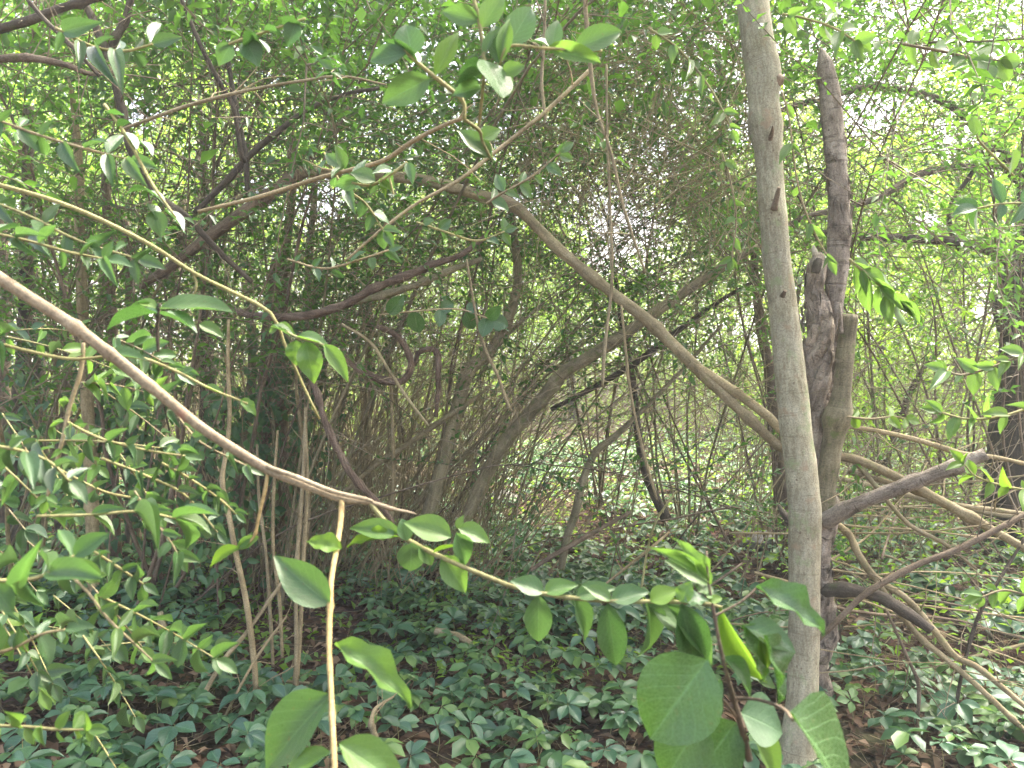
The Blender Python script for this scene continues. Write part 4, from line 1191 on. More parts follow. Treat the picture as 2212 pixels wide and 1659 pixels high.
cand = []
tries = 0
while len(cand) < 300 and tries < 20000:
    tries += 1
    yy = 2.45 + 2.3 * rs.random() ** 1.1
    xx = rs.uniform(-1, 1) * yy * 1106 / FPX * 1.03
    px = CX + xx / yy * FPX
    if patch(xx, yy) < .16 + .26 * (px < 700) or (xx > 1.35 and rs.random() < .45):
        continue
    if any((xx - a) ** 2 + (yy - b_) ** 2 < (.105 + .03 * rs.random()) ** 2 for a, b_ in cand):
        continue
    cand.append((xx, yy))
for k, (xx, yy) in enumerate(cand):
    zz = float(hgt(xx, yy))
    young = rs.random() < .22
    mk = 'creeper_light' if young else 'creeper'
    h_ = rs.uniform(.07, .17)
    sz = rs.uniform(.066, .122) * (.72 if young else 1)
    root = thing('creeper_plant', 'small fresh green five-leaved creeper sprig on forest floor' if young else 'dark bluish five-leaved creeper plant carpeting the forest floor', 'creeper', (xx, yy, zz),
                 'fresh green creeper sprigs' if young else 'dark creeper plants')
    st = bpy.data.objects.new('stalk', STALK); C.objects.link(st); st.parent = root
    st.matrix_basis = Matrix.Diagonal((1, 1, h_, 1))
    az0 = rs.uniform(0, 6.28)
    tilt = rs.normal(0, .22, 2) + np.array([0, -.12])
    nn = nrm(np.array([tilt[0], tilt[1], 1]))
    nl_ = 5 if rs.random() < .8 else 4
    for j in range(nl_):
        a = az0 + (j - (nl_ - 1) / 2) * (5.0 / nl_) + rs.normal(0, .1)
        dv = np.array([math.cos(a), math.sin(a), 0.0])
        dv = nrm(dv - nn * np.dot(dv, nn) + nn * rs.normal(.02, .12))
        o = bpy.data.objects.new('leaflet', LEAFLET[mk][rs.integers(3)]); C.objects.link(o); o.parent = root
        mid = 1 - .22 * abs(j - (nl_ - 1) / 2) / 2
        L = sz * mid * rs.uniform(.9, 1.1)
        o.matrix_basis = mat4(basis(dv, nn + rs.normal(0, .12, 3), L * rs.uniform(.54, .68), L), np.array([0, 0, h_]) + dv * .006)

# the rest of the creepers, farther off
mb, mb2 = MB(), MB()
n = 10500
x, y = floor_pts(n, 2.5, 13, 1.0)
ok = (patch(x, y) > rs.uniform(-.2, .6, n)) & ((y > 3.9) | ((y > 2.5) & (rs.random(n) < .45)))
x, y = x[ok], y[ok]
cz = hgt(x, y) + rs.uniform(.05, .16, len(x))
sz = rs.uniform(.045, .115, len(x))
az0 = rs.uniform(0, 6.28, len(x))
for j in range(5):
    a = az0 + (j - 2) * 1.0 + rs.normal(0, .12, len(x))
    dv = np.stack([np.cos(a), np.sin(a), rs.normal(-.05, .15, len(x))], -1)
    L = sz * (1 - .11 * abs(j - 2))
    leaves(mb, OBO, np.stack([x, y, cz], -1), dv, UPV + rs.normal(0, .28, (len(x), 3)), L, L * .62)
o = mb.build('creeper_carpet', M['cover']); o['kind'] = 'stuff'
x, y = floor_pts(30000, 3.4, 18, 1.0)
w_ok = (patch(x * 1.3 + 2, y * .8) > rs.uniform(-.1, .8, len(x)) - .8 * ((x > -.3) & (y > 5.0))) | (x > 1.6)
x, y = x[w_ok], y[w_ok]; N_ = len(x)
hh = np.where(x > 1.5, rs.uniform(.02, .4, N_), rs.uniform(.02, .12, N_))
leaves(mb2, LO, np.stack([x, y, hgt(x, y) + hh], -1), rs.normal(0, 1, (N_, 3)) * np.array([1, 1, .4]), UPV + rs.normal(0, .4, (N_, 3)), rs.uniform(.03, .065, N_), rs.uniform(.02, .04, N_))
o = mb2.build('small_leaf_cover', M['lime']); o['kind'] = 'stuff'

# three half-buried stones at the foot of the leaning stems
gs = [('mossy_stone', 'flat mossy stone at foot of the longest leaning stem', 1085, 1085, .17, .09), ('mossy_stone', 'small grey stone just in front of flat mossy stone', 1042, 1108, .11, .06), ('mossy_stone', 'rounded brown stone by the pale trunk creepers', 1640, 1185, .15, .10)]
sm = stone_mat()
for nm, lab, px, py, r_, hz in gs:
    p0 = G(px, py)
    mb = MB()
    nu, nv = 14, 9
    v = []
    for i in range(nv):
        ph = math.pi * i / (nv - 1)
        for j in range(nu):
            th = 2 * math.pi * j / nu
            q = Vector((math.sin(ph) * math.cos(th) * r_, math.sin(ph) * math.sin(th) * r_ * .75, math.cos(ph) * hz))
            f = 1 + .32 * noise.noise(q * 9 + Vector((px, 0, 0))) + .15 * noise.noise(q * 25)
            v.append((p0[0] + q.x * f, p0[1] + q.y * f, p0[2] + hz * .35 + q.z * f))
    q = [(i * nu + j, (i + 1) * nu + j, (i + 1) * nu + (j + 1) % nu, i * nu + (j + 1) % nu) for i in range(nv - 1) for j in range(nu)]
    mb.add(v, q)
    tag(mb.build(nm, sm, None, p0, False), lab, 'stone')

# thin haze added to lift the blacks, in place of lens veil
hv = [(x_, y_, z_) for x_ in (-640, 640) for y_ in (-640, 640) for z_ in (-1.5, 17.5)]
mb = MB()
mb.add(hv, [(0, 1, 3, 2), (4, 6, 7, 5), (0, 4, 5, 1), (2, 3, 7, 6), (0, 2, 6, 4), (1, 5, 7, 3)])
hm, hn, ho = _new('veil_haze')
pv = hn.nodes.new('ShaderNodeVolumePrincipled')
pv.inputs['Color'].default_value = (.93, .96, .97, 1)
pv.inputs['Density'].default_value = .0042
pv.inputs['Anisotropy'].default_value = .2
hn.links.new(pv.outputs[0], ho.inputs['Volume'])
haze = mb.build('haze', hm, None, (0, 0, 0), False)
haze['kind'] = 'stuff'

# ------------------------------------------------------------------ leafy sprays close to the camera
FS = {'ovate': leaf_grid(8, 4, .82, .85, .30, .16, .02, .3), 'ell': leaf_grid(8, 4, .95, .75, .28, .10, .025, .15), 'lance': leaf_grid(8, 4, .85, 1.05, .40, .22, .02, .3), 'round': leaf_grid(8, 6, .9, .62, .18, .12, .02, .12),
      'droop': leaf_grid(8, 4, .85, .85, .5, .45, .03, .3), 'wavy': leaf_grid(10, 4, .85, .85, .35, .2, .06, .25, 0, 5)}
_lm = {}


def leaf_mesh(shape, mat):
    if (shape, mat) not in _lm:
        _lm[(shape, mat)] = one_mesh(FS[shape], 'leaf', M[mat])
    return _lm[(shape, mat)]


def leaf_part(root, base, tip, wpx, d, shape='ovate', mat='front', roll=0.0, face=.55, dz=0.0):
    """base, tip: pixel readings; wpx: width; face: how far the blade turns to the viewer; dz: depth change to the tip"""
    b3, t3 = P(*base, d), P(*tip, d + dz)
    Y = t3 - b3
    L = np.linalg.norm(Y)
    view = nrm(CAM - b3)
    n = nrm(view * face + UPV * (1 - face) + RT * roll)
    X = nrm(np.cross(Y, n))
    vis = np.linalg.norm(X - view * np.dot(X, view))
    o = bpy.data.objects.new('leaf', leaf_mesh(shape, mat))
    C.objects.link(o)
    o.parent = root
    wd = wpx * d / FPX / max(.35, vis)
    o.matrix_basis = mat4(basis(Y, n, wd, L), b3 - np.array(root.location))
    return o


def spray(label, twigs, lvs, twm='green_twig', cat='leafy twig', name='leafy_twig', group=None):
    """twigs: list of px paths (px,py,depth,w); lvs: dicts for leaves"""
    b = P(*twigs[0][0][:3])
    root = thing(name, label, cat, b, group)
    for k, tw_ in enumerate(twigs):
        part_tube(root, 'twig', tw_, twm, 26, 7, .06, 4, 0, k, 40)
    for l in lvs:
        leaf_part(root, *l[:4], **(l[4] if len(l) > 4 else {}))
    return root


def pairs(path, n, ll, wr=.5, spread=62, t0=.1, t1=1.0, seed=0, mat='front', shape='ovate', face=.6, jit=.2, droop=0.0, endleaf=True):
    """opposite leaves read along a twig path; ll in pixels"""
    rs_ = np.random.default_rng(seed)
    c = spline([(a, b_, d, w_) for a, b_, d, w_ in path], 40)
    out = []
    for k in range(n):
        t_ = t0 + (t1 - t0) * k / max(1, n - 1)
        i = min(38, int(t_ * 39))
        p0 = c[i]
        T = nrm(c[i + 1][:2] - c[i][:2])
        for sg in (1, -1):
            if rs_.random() < .14:
                continue
            a = R_(spread * rs_.uniform(.45, 1.4)) * sg
            dv = np.array([T[0] * math.cos(a) - T[1] * math.sin(a), T[0] * math.sin(a) + T[1] * math.cos(a)])
            dv[1] += droop
            dv = nrm(dv)
            L = ll * rs_.uniform(.55, 1.25)
            out.append(((p0[0], p0[1]), (p0[0] + dv[0] * L, p0[1] + dv[1] * L), L * wr * rs_.uniform(.75, 1.15), p0[2],
                        dict(shape=shape, mat=mat, roll=rs_.normal(0, jit * 1.6), face=float(np.clip(face + rs_.normal(0, .26), .05, .95)), dz=rs_.normal(0, .045))))
    if endleaf:
        T = nrm(c[-1][:2] - c[-3][:2])
        out.append(((c[-1][0], c[-1][1]), (c[-1][0] + T[0] * ll, c[-1][1] + T[1] * ll), ll * wr, c[-1][2], dict(shape=shape, mat=mat, face=face)))
    return out


# the beige stick with its two hanging leafy twigs
D0 = .98
b = P(-20, 592, D0)
stick = thing('beige_branch', 'smooth beige branch slanting across the left with hanging leafy twigs', 'branch', b)
part_tube(stick, 'branch', [(-40, 575, D0, 27), (60, 640, D0, 26), (160, 705, D0, 25), (260, 782, D0, 25), (345, 850, D0, 23), (430, 920, D0, 22), (505, 970, D0, 21), (575, 1012, D0, 22), (650, 1044, D0, 18), (735, 1076, D0, 17), (800, 1086, D0, 12), (850, 1100, D0, 8), (885, 1107, D0, 5), (900, 1111, D0, 2)], 'stick', 110, 14, .04, 9, 0, 5, 30)
part_tube(stick, 'twig', [(575, 1008, .975, 10), (640, 1030, .97, 10), (720, 1062, .97, 10), (790, 1078, .97, 9), (806, 1084, .97, 6)], 'stick', 30, 8, .05, 3, 0, 6, 40)
part_tube(stick, 'twig', [(579, 1018, D0, 8), (572, 1060, D0, 8), (560, 1110, D0, 7), (548, 1160, D0, 6), (520, 1185, D0, 4)], 'yellow_twig', 20, 7, .05, 3, 0, 7, 40)
part_tube(stick, 'twig', [(738, 1078, D0, 13), (736, 1125, .95, 12), (726, 1190, .9, 12), (716, 1250, .86, 12), (713, 1310, .83, 13), (711, 1390, .8, 12), (714, 1470, .77, 12), (718, 1560, .74, 13), (722, 1640, .71, 13), (724, 1720, .69, 13)], 'yellow_twig', 60, 9, .05, 8, 0, 8, 40)
T2 = [(800, 1088, D0, 11), (830, 1125, .97, 11), (870, 1160, .96, 11), (925, 1190, .95, 11), (985, 1218, .94, 10), (1050, 1245, .93, 10), (1110, 1268, .92, 10), (1170, 1282, .91, 10), (1240, 1292, .9, 9), (1330, 1299, .89, 9), (1440, 1300, .88, 9), (1520, 1304, .87, 8), (1560, 1312, .86, 6)]
part_tube(stick, 'twig', T2, 'green_twig', 70, 9, .05, 8, 0, 9, 40)
for l in [((713, 1306), (588, 1200), 84, .83, dict(shape='ovate', mat='front', face=.85, roll=-.25)), ((722, 1392), (906, 1508), 62, .8, dict(shape='wavy', mat='front_bright', face=.45)),
          ((716, 1500), (545, 1668), 118, .76, dict(shape='ovate', mat='front', face=.7, roll=-.3)), ((732, 1606), (890, 1700), 86, .73, dict(shape='ovate', mat='front_bright', face=.6)),
          ((714, 1625), (610, 1668), 44, .73, dict(shape='ell', mat='front_bright', face=.4)), ((738, 1186), (662, 1162), 42, .9, dict(shape='wavy', mat='yellow_leaf', face=.6)),
          ((542, 1165), (512, 1180), 24, .98, dict(shape='ovate', mat='front_bright')), ((560, 1160), (508, 1185), 26, .98, dict(shape='ell', mat='front_bright', face=.7)), ((522, 1185), (440, 1220), 30, .98, dict(shape='lance', mat='yellow_leaf', face=.5)),
          ((866, 1158), (752, 1132), 46, .96, dict(shape='ovate', mat='front_bright', face=.6)), ((868, 1160), (745, 1165), 26, .96, dict(shape='wavy', mat='yellow_leaf', face=.5)), ((880, 1168), (868, 1120), 36, .955, dict(shape='ell', mat='front')),
          ((975, 1160), (872, 1122), 60, .94, dict(shape='ovate', mat='front_bright', face=.65)), ((985, 1150), (1015, 1225), 46, .94, dict(shape='droop', mat='front', face=.6)), ((890, 1172), (886, 1236), 62, .95, dict(shape='round', mat='front', face=.75)),
          ((955, 1200), (1010, 1282), 60, .945, dict(shape='ovate', mat='front_bright', face=.75)), ((905, 1180), (935, 1220), 34, .95, dict(shape='ell', mat='front_bright')), ((935, 1195), (992, 1172), 8, .945, dict(shape='lance', mat='yellow_leaf')),
          ((990, 1140), (1062, 1168), 42, .95, dict(shape='ovate', mat='front_bright', face=.6)), ((988, 1142), (1000, 1112), 18, .95, dict(shape='lance', mat='front_bright')),
          ((1175, 1280), (1104, 1250), 44, .91, dict(shape='ovate', mat='front', face=.6)), ((1175, 1280), (1248, 1258), 38, .91, dict(shape='ovate', mat='front_bright', face=.55)), ((1163, 1284), (1163, 1390), 62, .905, dict(shape='ell', mat='front', face=.85)),
          ((1238, 1288), (1278, 1386), 42, .9, dict(shape='lance', mat='front', face=.7, roll=.4)), ((1245, 1290), (1330, 1264), 42, .9, dict(shape='ovate', mat='front', face=.6)), ((1312, 1302), (1332, 1444), 66, .89, dict(shape='ell', mat='front_dark', face=.92)),
          ((1320, 1298), (1402, 1272), 46, .89, dict(shape='ovate', mat='front', face=.6)), ((1320, 1298), (1262, 1262), 30, .89, dict(shape='ovate', mat='front')), ((1394, 1302), (1424, 1424), 44, .88, dict(shape='droop', mat='front', face=.5, roll=.5)),
          ((1405, 1300), (1465, 1270), 44, .88, dict(shape='ovate', mat='yellow_leaf', face=.55)), ((1400, 1303), (1500, 1370), 60, .885, dict(shape='ell', mat='front', face=.5)), ((1470, 1303), (1520, 1482), 78, .875, dict(shape='ovate', mat='front_dark', face=.8, roll=.2)),
          ((1470, 1301), (1492, 1255), 40, .875, dict(shape='wavy', mat='front_bright', face=.6)), ((1478, 1300), (1528, 1290), 34, .87, dict(shape='wavy', mat='front', face=.4)), ((1556, 1311), (1648, 1502), 52, .86, dict(shape='lance', mat='yellow_leaf', face=.55, roll=-.5)),
          ((1440, 1305), (1560, 1440), 56, .88, dict(shape='lance', mat='front', face=.6))]:
    leaf_part(stick, *l[:4], **l[4])

# broad-leaved sapling at the lower right
D1 = .74
spray('broad-leaved sapling with glossy dark leaves in front of pale trunk', [
    [(1618, 1640, .80, 17), (1604, 1580, .79, 14), (1588, 1520, .78, 11), (1568, 1450, .77, 9), (1552, 1380, .76, 8), (1540, 1310, .75, 7), (1530, 1255, .74, 6), (1526, 1190, .74, 4)],
    [(1592, 1508, .78, 7), (1640, 1512, .75, 7), (1690, 1530, .70, 8), (1712, 1555, .67, 8)], [(1600, 1560, .79, 7), (1560, 1510, .76, 6), (1520, 1480, .72, 6)], [(1545, 1330, .75, 5), (1600, 1300, .76, 5), (1635, 1270, .77, 5)]], [
    ((1528, 1425), (1398, 1600), 190, .72, dict(shape='round', mat='big_leaf', face=.85)), ((1520, 1550), (1430, 1690), 130, .75, dict(shape='round', mat='big_leaf', face=.8)),
    ((1590, 1560), (1490, 1690), 130, .8, dict(shape='round', mat='big_leaf', face=.8)), ((1706, 1540), (1880, 1740), 190, .66, dict(shape='ovate', mat='big_leaf', face=.34, roll=-.1, dz=.02)),
    ((1632, 1268), (1806, 1356), 66, .77, dict(shape='wavy', mat='front_dark', face=.5)), ((1648, 1372), (1712, 1520), 66, .74, dict(shape='wavy', mat='big_leaf', face=.3, roll=.3)),
    ((1600, 1350), (1672, 1470), 60, .76, dict(shape='wavy', mat='big_leaf', face=.4, roll=.2)), ((1610, 1355), (1730, 1400), 60, .76, dict(shape='ovate', mat='front_dark', face=.5)), ((1640, 1375), (1665, 1450), 34, .75, dict(shape='lance', mat='yellow_leaf', face=.6)),
    ((1530, 1255), (1410, 1172), 30, .74, dict(shape='lance', mat='front_bright', face=.6)), ((1532, 1262), (1470, 1160), 34, .74, dict(shape='wavy', mat='front_bright', face=.45)), ((1530, 1262), (1440, 1205), 40, .75, dict(shape='ovate', mat='front', face=.6)),
    ((1532, 1300), (1560, 1290), 20, .74, dict(shape='ell', mat='yellow_leaf')), ((1540, 1290), (1500, 1255), 34, .745, dict(shape='wavy', mat='front', face=.3)), ((1560, 1420), (1640, 1500), 44, .77, dict(shape='lance', mat='front_dark', face=.35)),
    ((1620, 1580), (1700, 1700), 60, .82, dict(shape='lance', mat='front_bright', face=.4)), ((1600, 1540), (1700, 1580), 110, .8, dict(shape='ovate', mat='front_dark', face=.6)), ((1560, 1470), (1500, 1560), 60, .78, dict(shape='ovate', mat='front_dark'))],
    'brown', 'sapling', 'leafy_sapling')

# sprays along the top
spray('twig of broad grey-green leaves hanging from the top middle', [
    [(1003, 258, .95, 9), (998, 216, .95, 9), (946, 172, .94, 9), (905, 138, .93, 8), (871, 108, .92, 6)], [(1003, 258, .95, 7), (1035, 282, .98, 7), (1042, 305, .99, 6), (1062, 345, 1.0, 5)]], [
    ((878, 116), (796, 128), 42, .92, dict(shape='ell', mat='front', face=.6)), ((891, 122), (876, 48), 66, .925, dict(shape='round', mat='front', face=.8)), ((940, 164), (992, 58), 44, .94, dict(shape='lance', mat='front_bright', face=.75)),
    ((930, 168), (824, 222), 66, .93, dict(shape='ell', mat='front', face=.85)), ((905, 140), (842, 70), 26, .93, dict(shape='lance', mat='front_dark', face=.15)), ((985, 205), (960, 185), 24, .95, dict(shape='ovate', mat='front')),
    ((1058, 340), (1010, 300), 44, 1.0, dict(shape='ovate', mat='front', face=.6)), ((1062, 345), (990, 275), 40, 1.0, dict(shape='ell', mat='front')), ((1042, 300), (1080, 275), 36, .99, dict(shape='ovate', mat='front_bright'))])
spray('upright twig with shining leaf cluster below the top edge', [
    [(1018, -20, .9, 8), (1034, 40, .9, 8), (1045, 125, .9, 8), (1044, 175, .9, 8), (1038, 240, .92, 7), (1034, 270, .95, 6)], [(1080, 140, .9, 6), (1100, 100, .9, 6), (1180, 104, .92, 6), (1300, 110, .95, 6)]], [
    ((1046, 130), (1095, 205), 74, .88, dict(shape='round', mat='front_dark', face=.2)), ((1046, 140), (985, 150), 24, .9, dict(shape='lance', mat='front_dark', face=.05)), ((1046, 160), (978, 172), 24, .9, dict(shape='lance', mat='front_dark', face=.05)),
    ((1045, 125), (1078, 48), 20, .9, dict(shape='lance', mat='front', face=.4)), ((1080, 138), (1102, 28), 36, .9, dict(shape='lance', mat='front_bright', face=.8)), ((1078, 138), (1070, 50), 46, .91, dict(shape='ell', mat='front_dark', face=.8)),
    ((1040, 60), (1090, -20), 50, .9, dict(shape='ovate', mat='front_bright', face=.75)), ((1036, 45), (950, 20), 46, .9, dict(shape='ovate', mat='front', face=.8)), ((1040, 190), (975, 200), 40, .91, dict(shape='ovate', mat='front', face=.6)),
    ((1085, 160), (1135, 138), 34, .91, dict(shape='ovate', mat='front_bright', face=.7)), ((1100, 98), (1150, 10), 66, .93, dict(shape='round', mat='front', face=.85)), ((1180, 104), (1300, 130), 40, .93, dict(shape='ell', mat='front_bright', face=.7)),
    ((1190, 106), (1205, 38), 40, .93, dict(shape='ovate', mat='front', face=.85)), ((1240, 105), (1345, 62), 54, .94, dict(shape='ell', mat='front', face=.75)), ((1185, 100), (1145, 80), 24, .93, dict(shape='lance', mat='front_dark', face=.3)), ((1070, 150), (1110, 190), 40, .92, dict(shape='ovate', mat='front'))])
spray('spray of green leaves below the arching tan twig', [[(880, 350, 1.5, 6), (840, 380, 1.5, 6), (800, 400, 1.5, 6), (760, 395, 1.5, 5)], [(840, 380, 1.5, 5), (850, 420, 1.5, 4)]],
      pairs([(880, 350, 1.5, 6), (840, 375, 1.5, 6), (790, 395, 1.5, 6), (740, 360, 1.5, 5)], 5, 50, .62, 60, .0, 1, 3, 'front', 'ovate', .8) + [((820, 385), (835, 425), 16, 1.5, dict(shape='lance', mat='yellow_leaf')), ((815, 390), (850, 410), 18, 1.5, dict(shape='ell', mat='yellow_leaf'))])

# the long green twig with a bright leaf tuft
TW = [(-20, 395, 1.25, 10), (80, 422, 1.25, 10), (150, 446, 1.25, 10), (240, 485, 1.25, 9), (330, 532, 1.25, 9), (420, 590, 1.25, 8), (500, 630, 1.25, 8), (565, 662, 1.25, 8), (595, 690, 1.25, 7), (615, 745, 1.26, 7), (640, 800, 1.27, 6), (665, 855, 1.28, 6), (690, 905, 1.3, 5)]
spray('long green twig ending in a tuft of bright leaves', [TW, [(600, 705, 1.25, 6), (640, 728, 1.24, 6), (700, 745, 1.23, 4)], [(418, 588, 1.25, 6), (424, 620, 1.25, 5), (410, 650, 1.25, 4)]], [
    ((602, 706), (580, 720), 14, 1.25, dict(shape='ell', mat='front_bright')), ((640, 735), (640, 790), 48, 1.24, dict(shape='wavy', mat='front_bright', face=.8)), ((660, 738), (680, 828), 56, 1.23, dict(shape='wavy', mat='front_bright', face=.8)),
    ((700, 744), (756, 822), 36, 1.23, dict(shape='ovate', mat='front_bright', face=.6)), ((640, 728), (718, 742), 20, 1.24, dict(shape='lance', mat='front_bright', face=.3)), ((598, 700), (640, 718), 16, 1.25, dict(shape='lance', mat='front_bright', face=.5)),
    ((585, 705), (640, 722), 14, 1.24, dict(shape='lance', mat='front', face=.2))])
TW = [(220, 770, 1.2, 7), (300, 772, 1.2, 7), (380, 802, 1.2, 7), (450, 838, 1.2, 6), (500, 858, 1.2, 5), (535, 872, 1.2, 4)]
spray('thin arching green twig with one drooping pointed leaf', [TW], [((520, 862), (555, 895), 24, 1.2, dict(shape='wavy', mat='front_bright')), ((440, 835), (490, 850), 12, 1.2, dict(shape='lance', mat='front_bright', face=.3)), ((395, 805), (418, 795), 14, 1.2, dict(shape='ell', mat='front'))])
spray('tuft of shining leaves above the beige branch', [[(342, 760, .95, 7), (340, 720, .95, 7), (342, 680, .95, 6), (345, 655, .95, 5)]], [
    ((340, 676), (226, 688), 34, .93, dict(shape='lance', mat='front_dark', face=.06)), ((345, 678), (430, 700), 36, .92, dict(shape='lance', mat='front_dark', face=.06)), ((345, 668), (500, 660), 40, .95, dict(shape='ell', mat='front', face=.4)),
    ((338, 665), (295, 645), 24, .97, dict(shape='ovate', mat='front_bright', face=.5)), ((340, 660), (270, 660), 20, .98, dict(shape='lance', mat='front_dark', face=.1)), ((350, 665), (400, 650), 18, .98, dict(shape='lance', mat='front_dark', face=.1)), ((430, 700), (485, 725), 26, 1.0, dict(shape='ovate', mat='front'))], 'darkb')
spray('row of pale shining leaves near the left edge twig', [[(225, 225, 1.1, 7), (270, 290, 1.1, 7), (330, 400, 1.1, 7), (380, 470, 1.1, 5)]], [
    ((268, 250), (226, 240), 18, 1.1, dict(shape='lance', mat='front_dark', face=.05)), ((280, 262), (250, 275), 20, 1.1, dict(shape='lance', mat='front_dark', face=.05)), ((270, 285), (300, 320), 24, 1.1, dict(shape='ovate', mat='front_dark', face=.1)),
    ((300, 305), (335, 330), 22, 1.1, dict(shape='lance', mat='front_dark', face=.1)), ((320, 410), (275, 408), 18, 1.1, dict(shape='lance', mat='front_dark', face=.05)), ((315, 412), (362, 435), 24, 1.1, dict(shape='lance', mat='front_dark', face=.05)),
    ((320, 440), (345, 470), 26, 1.1, dict(shape='ovate', mat='front_dark', face=.1)), ((355, 455), (405, 490), 26, 1.1, dict(shape='lance', mat='front_dark', face=.05)), ((330, 455), (350, 510), 44, 1.1, dict(shape='ovate', mat='front', face=.6))])
spray('twig of pale shining leaves in shade near the top', [[(480, 100, 1.0, 6), (540, 80, 1.0, 6), (600, 60, 1.0, 6), (660, 40, 1.0, 5)]], [
    ((560, 78), (520, 100), 28, 1.0, dict(shape='lance', mat='front_dark', face=.08)), ((545, 80), (585, 108), 34, 1.0, dict(shape='ovate', mat='front_dark', face=.1)), ((570, 66), (620, 74), 24, 1.0, dict(shape='lance', mat='front_dark', face=.06)), ((610, 55), (655, 45), 24, 1.0, dict(shape='lance', mat='front_dark', face=.06)),
    ((500, 95), (470, 140), 40, 1.0, dict(shape='ovate', mat='front', face=.6)), ((530, 88), (560, 140), 50, 1.0, dict(shape='ovate', mat='front_dark', face=.7)), ((640, 46), (620, 100), 40, 1.0, dict(shape='ovate', mat='front_dark', face=.7))])

# leafy sprays of the lower left: each read along its twig
gl_ = [
    ('lowest left twig with rows of yellow-green paired leaves', [(-30, 1566, .85, 6), (60, 1570, .85, 6), (130, 1576, .85, 6), (190, 1576, .85, 4)], 5, 58, .6, 68, 'front_bright', 5, 'ell', .85),
    ('left twig slanting down with long pointed leaf pairs', [(135, 1225, .95, 6), (190, 1280, .95, 6), (232, 1335, .95, 6), (290, 1390, .95, 5), (335, 1432, .95, 3)], 4, 70, .46, 75, 'front', 6, 'ovate', .75),
    ('short left twig of small leaf pairs above the slanting one', [(185, 1180, 1.0, 6), (240, 1215, 1.0, 6), (285, 1245, 1.0, 5), (310, 1262, 1.0, 4)], 4, 56, .5, 70, 'front', 7, 'ovate', .7),
    ('left green twig crossing below the beige branch middle', [(138, 908, 1.05, 6), (200, 940, 1.05, 6), (260, 960, 1.05, 6), (330, 975, 1.05, 5), (400, 985, 1.05, 4)], 5, 52, .55, 65, 'front', 8, 'ovate', .6),
    ('left twig with round leaves just under the beige branch', [(290, 820, 1.1, 5), (360, 870, 1.1, 5), (400, 920, 1.1, 5), (440, 960, 1.1, 5), (540, 1010, 1.1, 4)], 6, 48, .58, 60, 'front', 9, 'ovate', .7),
    ('left twig of fine leaves behind the tan canes', [(350, 1000, 1.1, 5), (420, 1040, 1.1, 5), (470, 1075, 1.1, 5), (510, 1110, 1.1, 4)], 6, 42, .48, 60, 'front', 10, 'ovate', .7),
    ('left twig pointing at the creeper bed with paired leaves', [(220, 990, 1.1, 6), (320, 1030, 1.1, 6), (400, 1070, 1.1, 5), (470, 1150, 1.1, 4)], 7, 50, .5, 62, 'front', 11, 'ovate', .65),
    ('left twig hanging low with broad soft leaves', [(290, 1060, 1.0, 5), (330, 1120, 1.0, 5), (365, 1165, 1.0, 4), (385, 1200, 1.0, 4)], 4, 58, .5, 60, 'front', 12, 'ovate', .75),
    ('leafy twig reaching in at the far left below the branch', [(-30, 960, .8, 7), (50, 975, .8, 7), (110, 1000, .8, 6), (150, 1040, .8, 5)], 4, 84, .48, 60, 'front', 13, 'ovate', .4),
    ('far left twig of large blurred leaves at ground height', [(-40, 1250, .7, 8), (40, 1255, .7, 8), (100, 1240, .7, 7), (160, 1200, .7, 6)], 4, 90, .55, 62, 'front', 14, 'ell', .7),
    ('far left twig with dull shaded leaves low down', [(-40, 1420, .8, 7), (30, 1400, .8, 7), (90, 1370, .8, 6), (140, 1360, .8, 5)], 3, 86, .5, 62, 'front_dark', 15, 'ovate', .5),
    ('left twig of glossy leaves over the beige branch', [(-30, 500, 1.0, 6), (60, 520, 1.0, 6), (150, 545, 1.0, 6), (230, 560, 1.0, 4)], 4, 76, .46, 62, 'front_dark', 16, 'ovate', .5),
    ('left twig with soft leaves crossing the dark poles', [(-30, 430, 1.1, 6), (70, 470, 1.1, 6), (170, 520, 1.1, 6), (300, 560, 1.1, 4)], 5, 80, .48, 60, 'front', 17, 'ovate', .7),
    ('left twig of pale leaves above the sunny gap', [(-30, 250, 1.15, 6), (80, 290, 1.15, 6), (180, 320, 1.15, 6), (280, 345, 1.15, 4)], 5, 84, .5, 60, 'front', 18, 'ovate', .7),
    ('top left twig of soft green leaves under the mossy bough', [(120, 60, 1.2, 6), (200, 100, 1.2, 6), (270, 110, 1.2, 6), (330, 95, 1.2, 4)], 4, 86, .5, 60, 'front', 19, 'ovate', .75),
    ('left twig beneath the beige branch with horizontal leaves', [(-30, 735, 1.0, 7), (60, 758, 1.0, 7), (150, 775, 1.0, 7), (230, 770, 1.0, 5)], 3, 88, .34, 60, 'front', 20, 'lance', .4),
    ('left hanging twig of yellowish leaves along the brown stalk', [(180, 740, 1.05, 9), (175, 800, 1.05, 9), (150, 880, 1.05, 9), (135, 950, 1.05, 8), (100, 1080, 1.05, 7)], 3, 44, .6, 70, 'front_bright', 21, 'ell', .6),
    ('left twig with thin pale leaves seen edge on', [(80, 1115, .9, 6), (200, 1112, .9, 6), (300, 1105, .9, 6), (380, 1120, .9, 4)], 4, 86, .26, 26, 'front_dark', 22, 'lance', .08),
    ('left twig of fresh leaves over the brown litter', [(120, 1010, 1.15, 5), (220, 1060, 1.15, 5), (300, 1080, 1.15, 5), (350, 1110, 1.15, 4)], 5, 52, .52, 62, 'front', 23, 'ovate', .65),
]
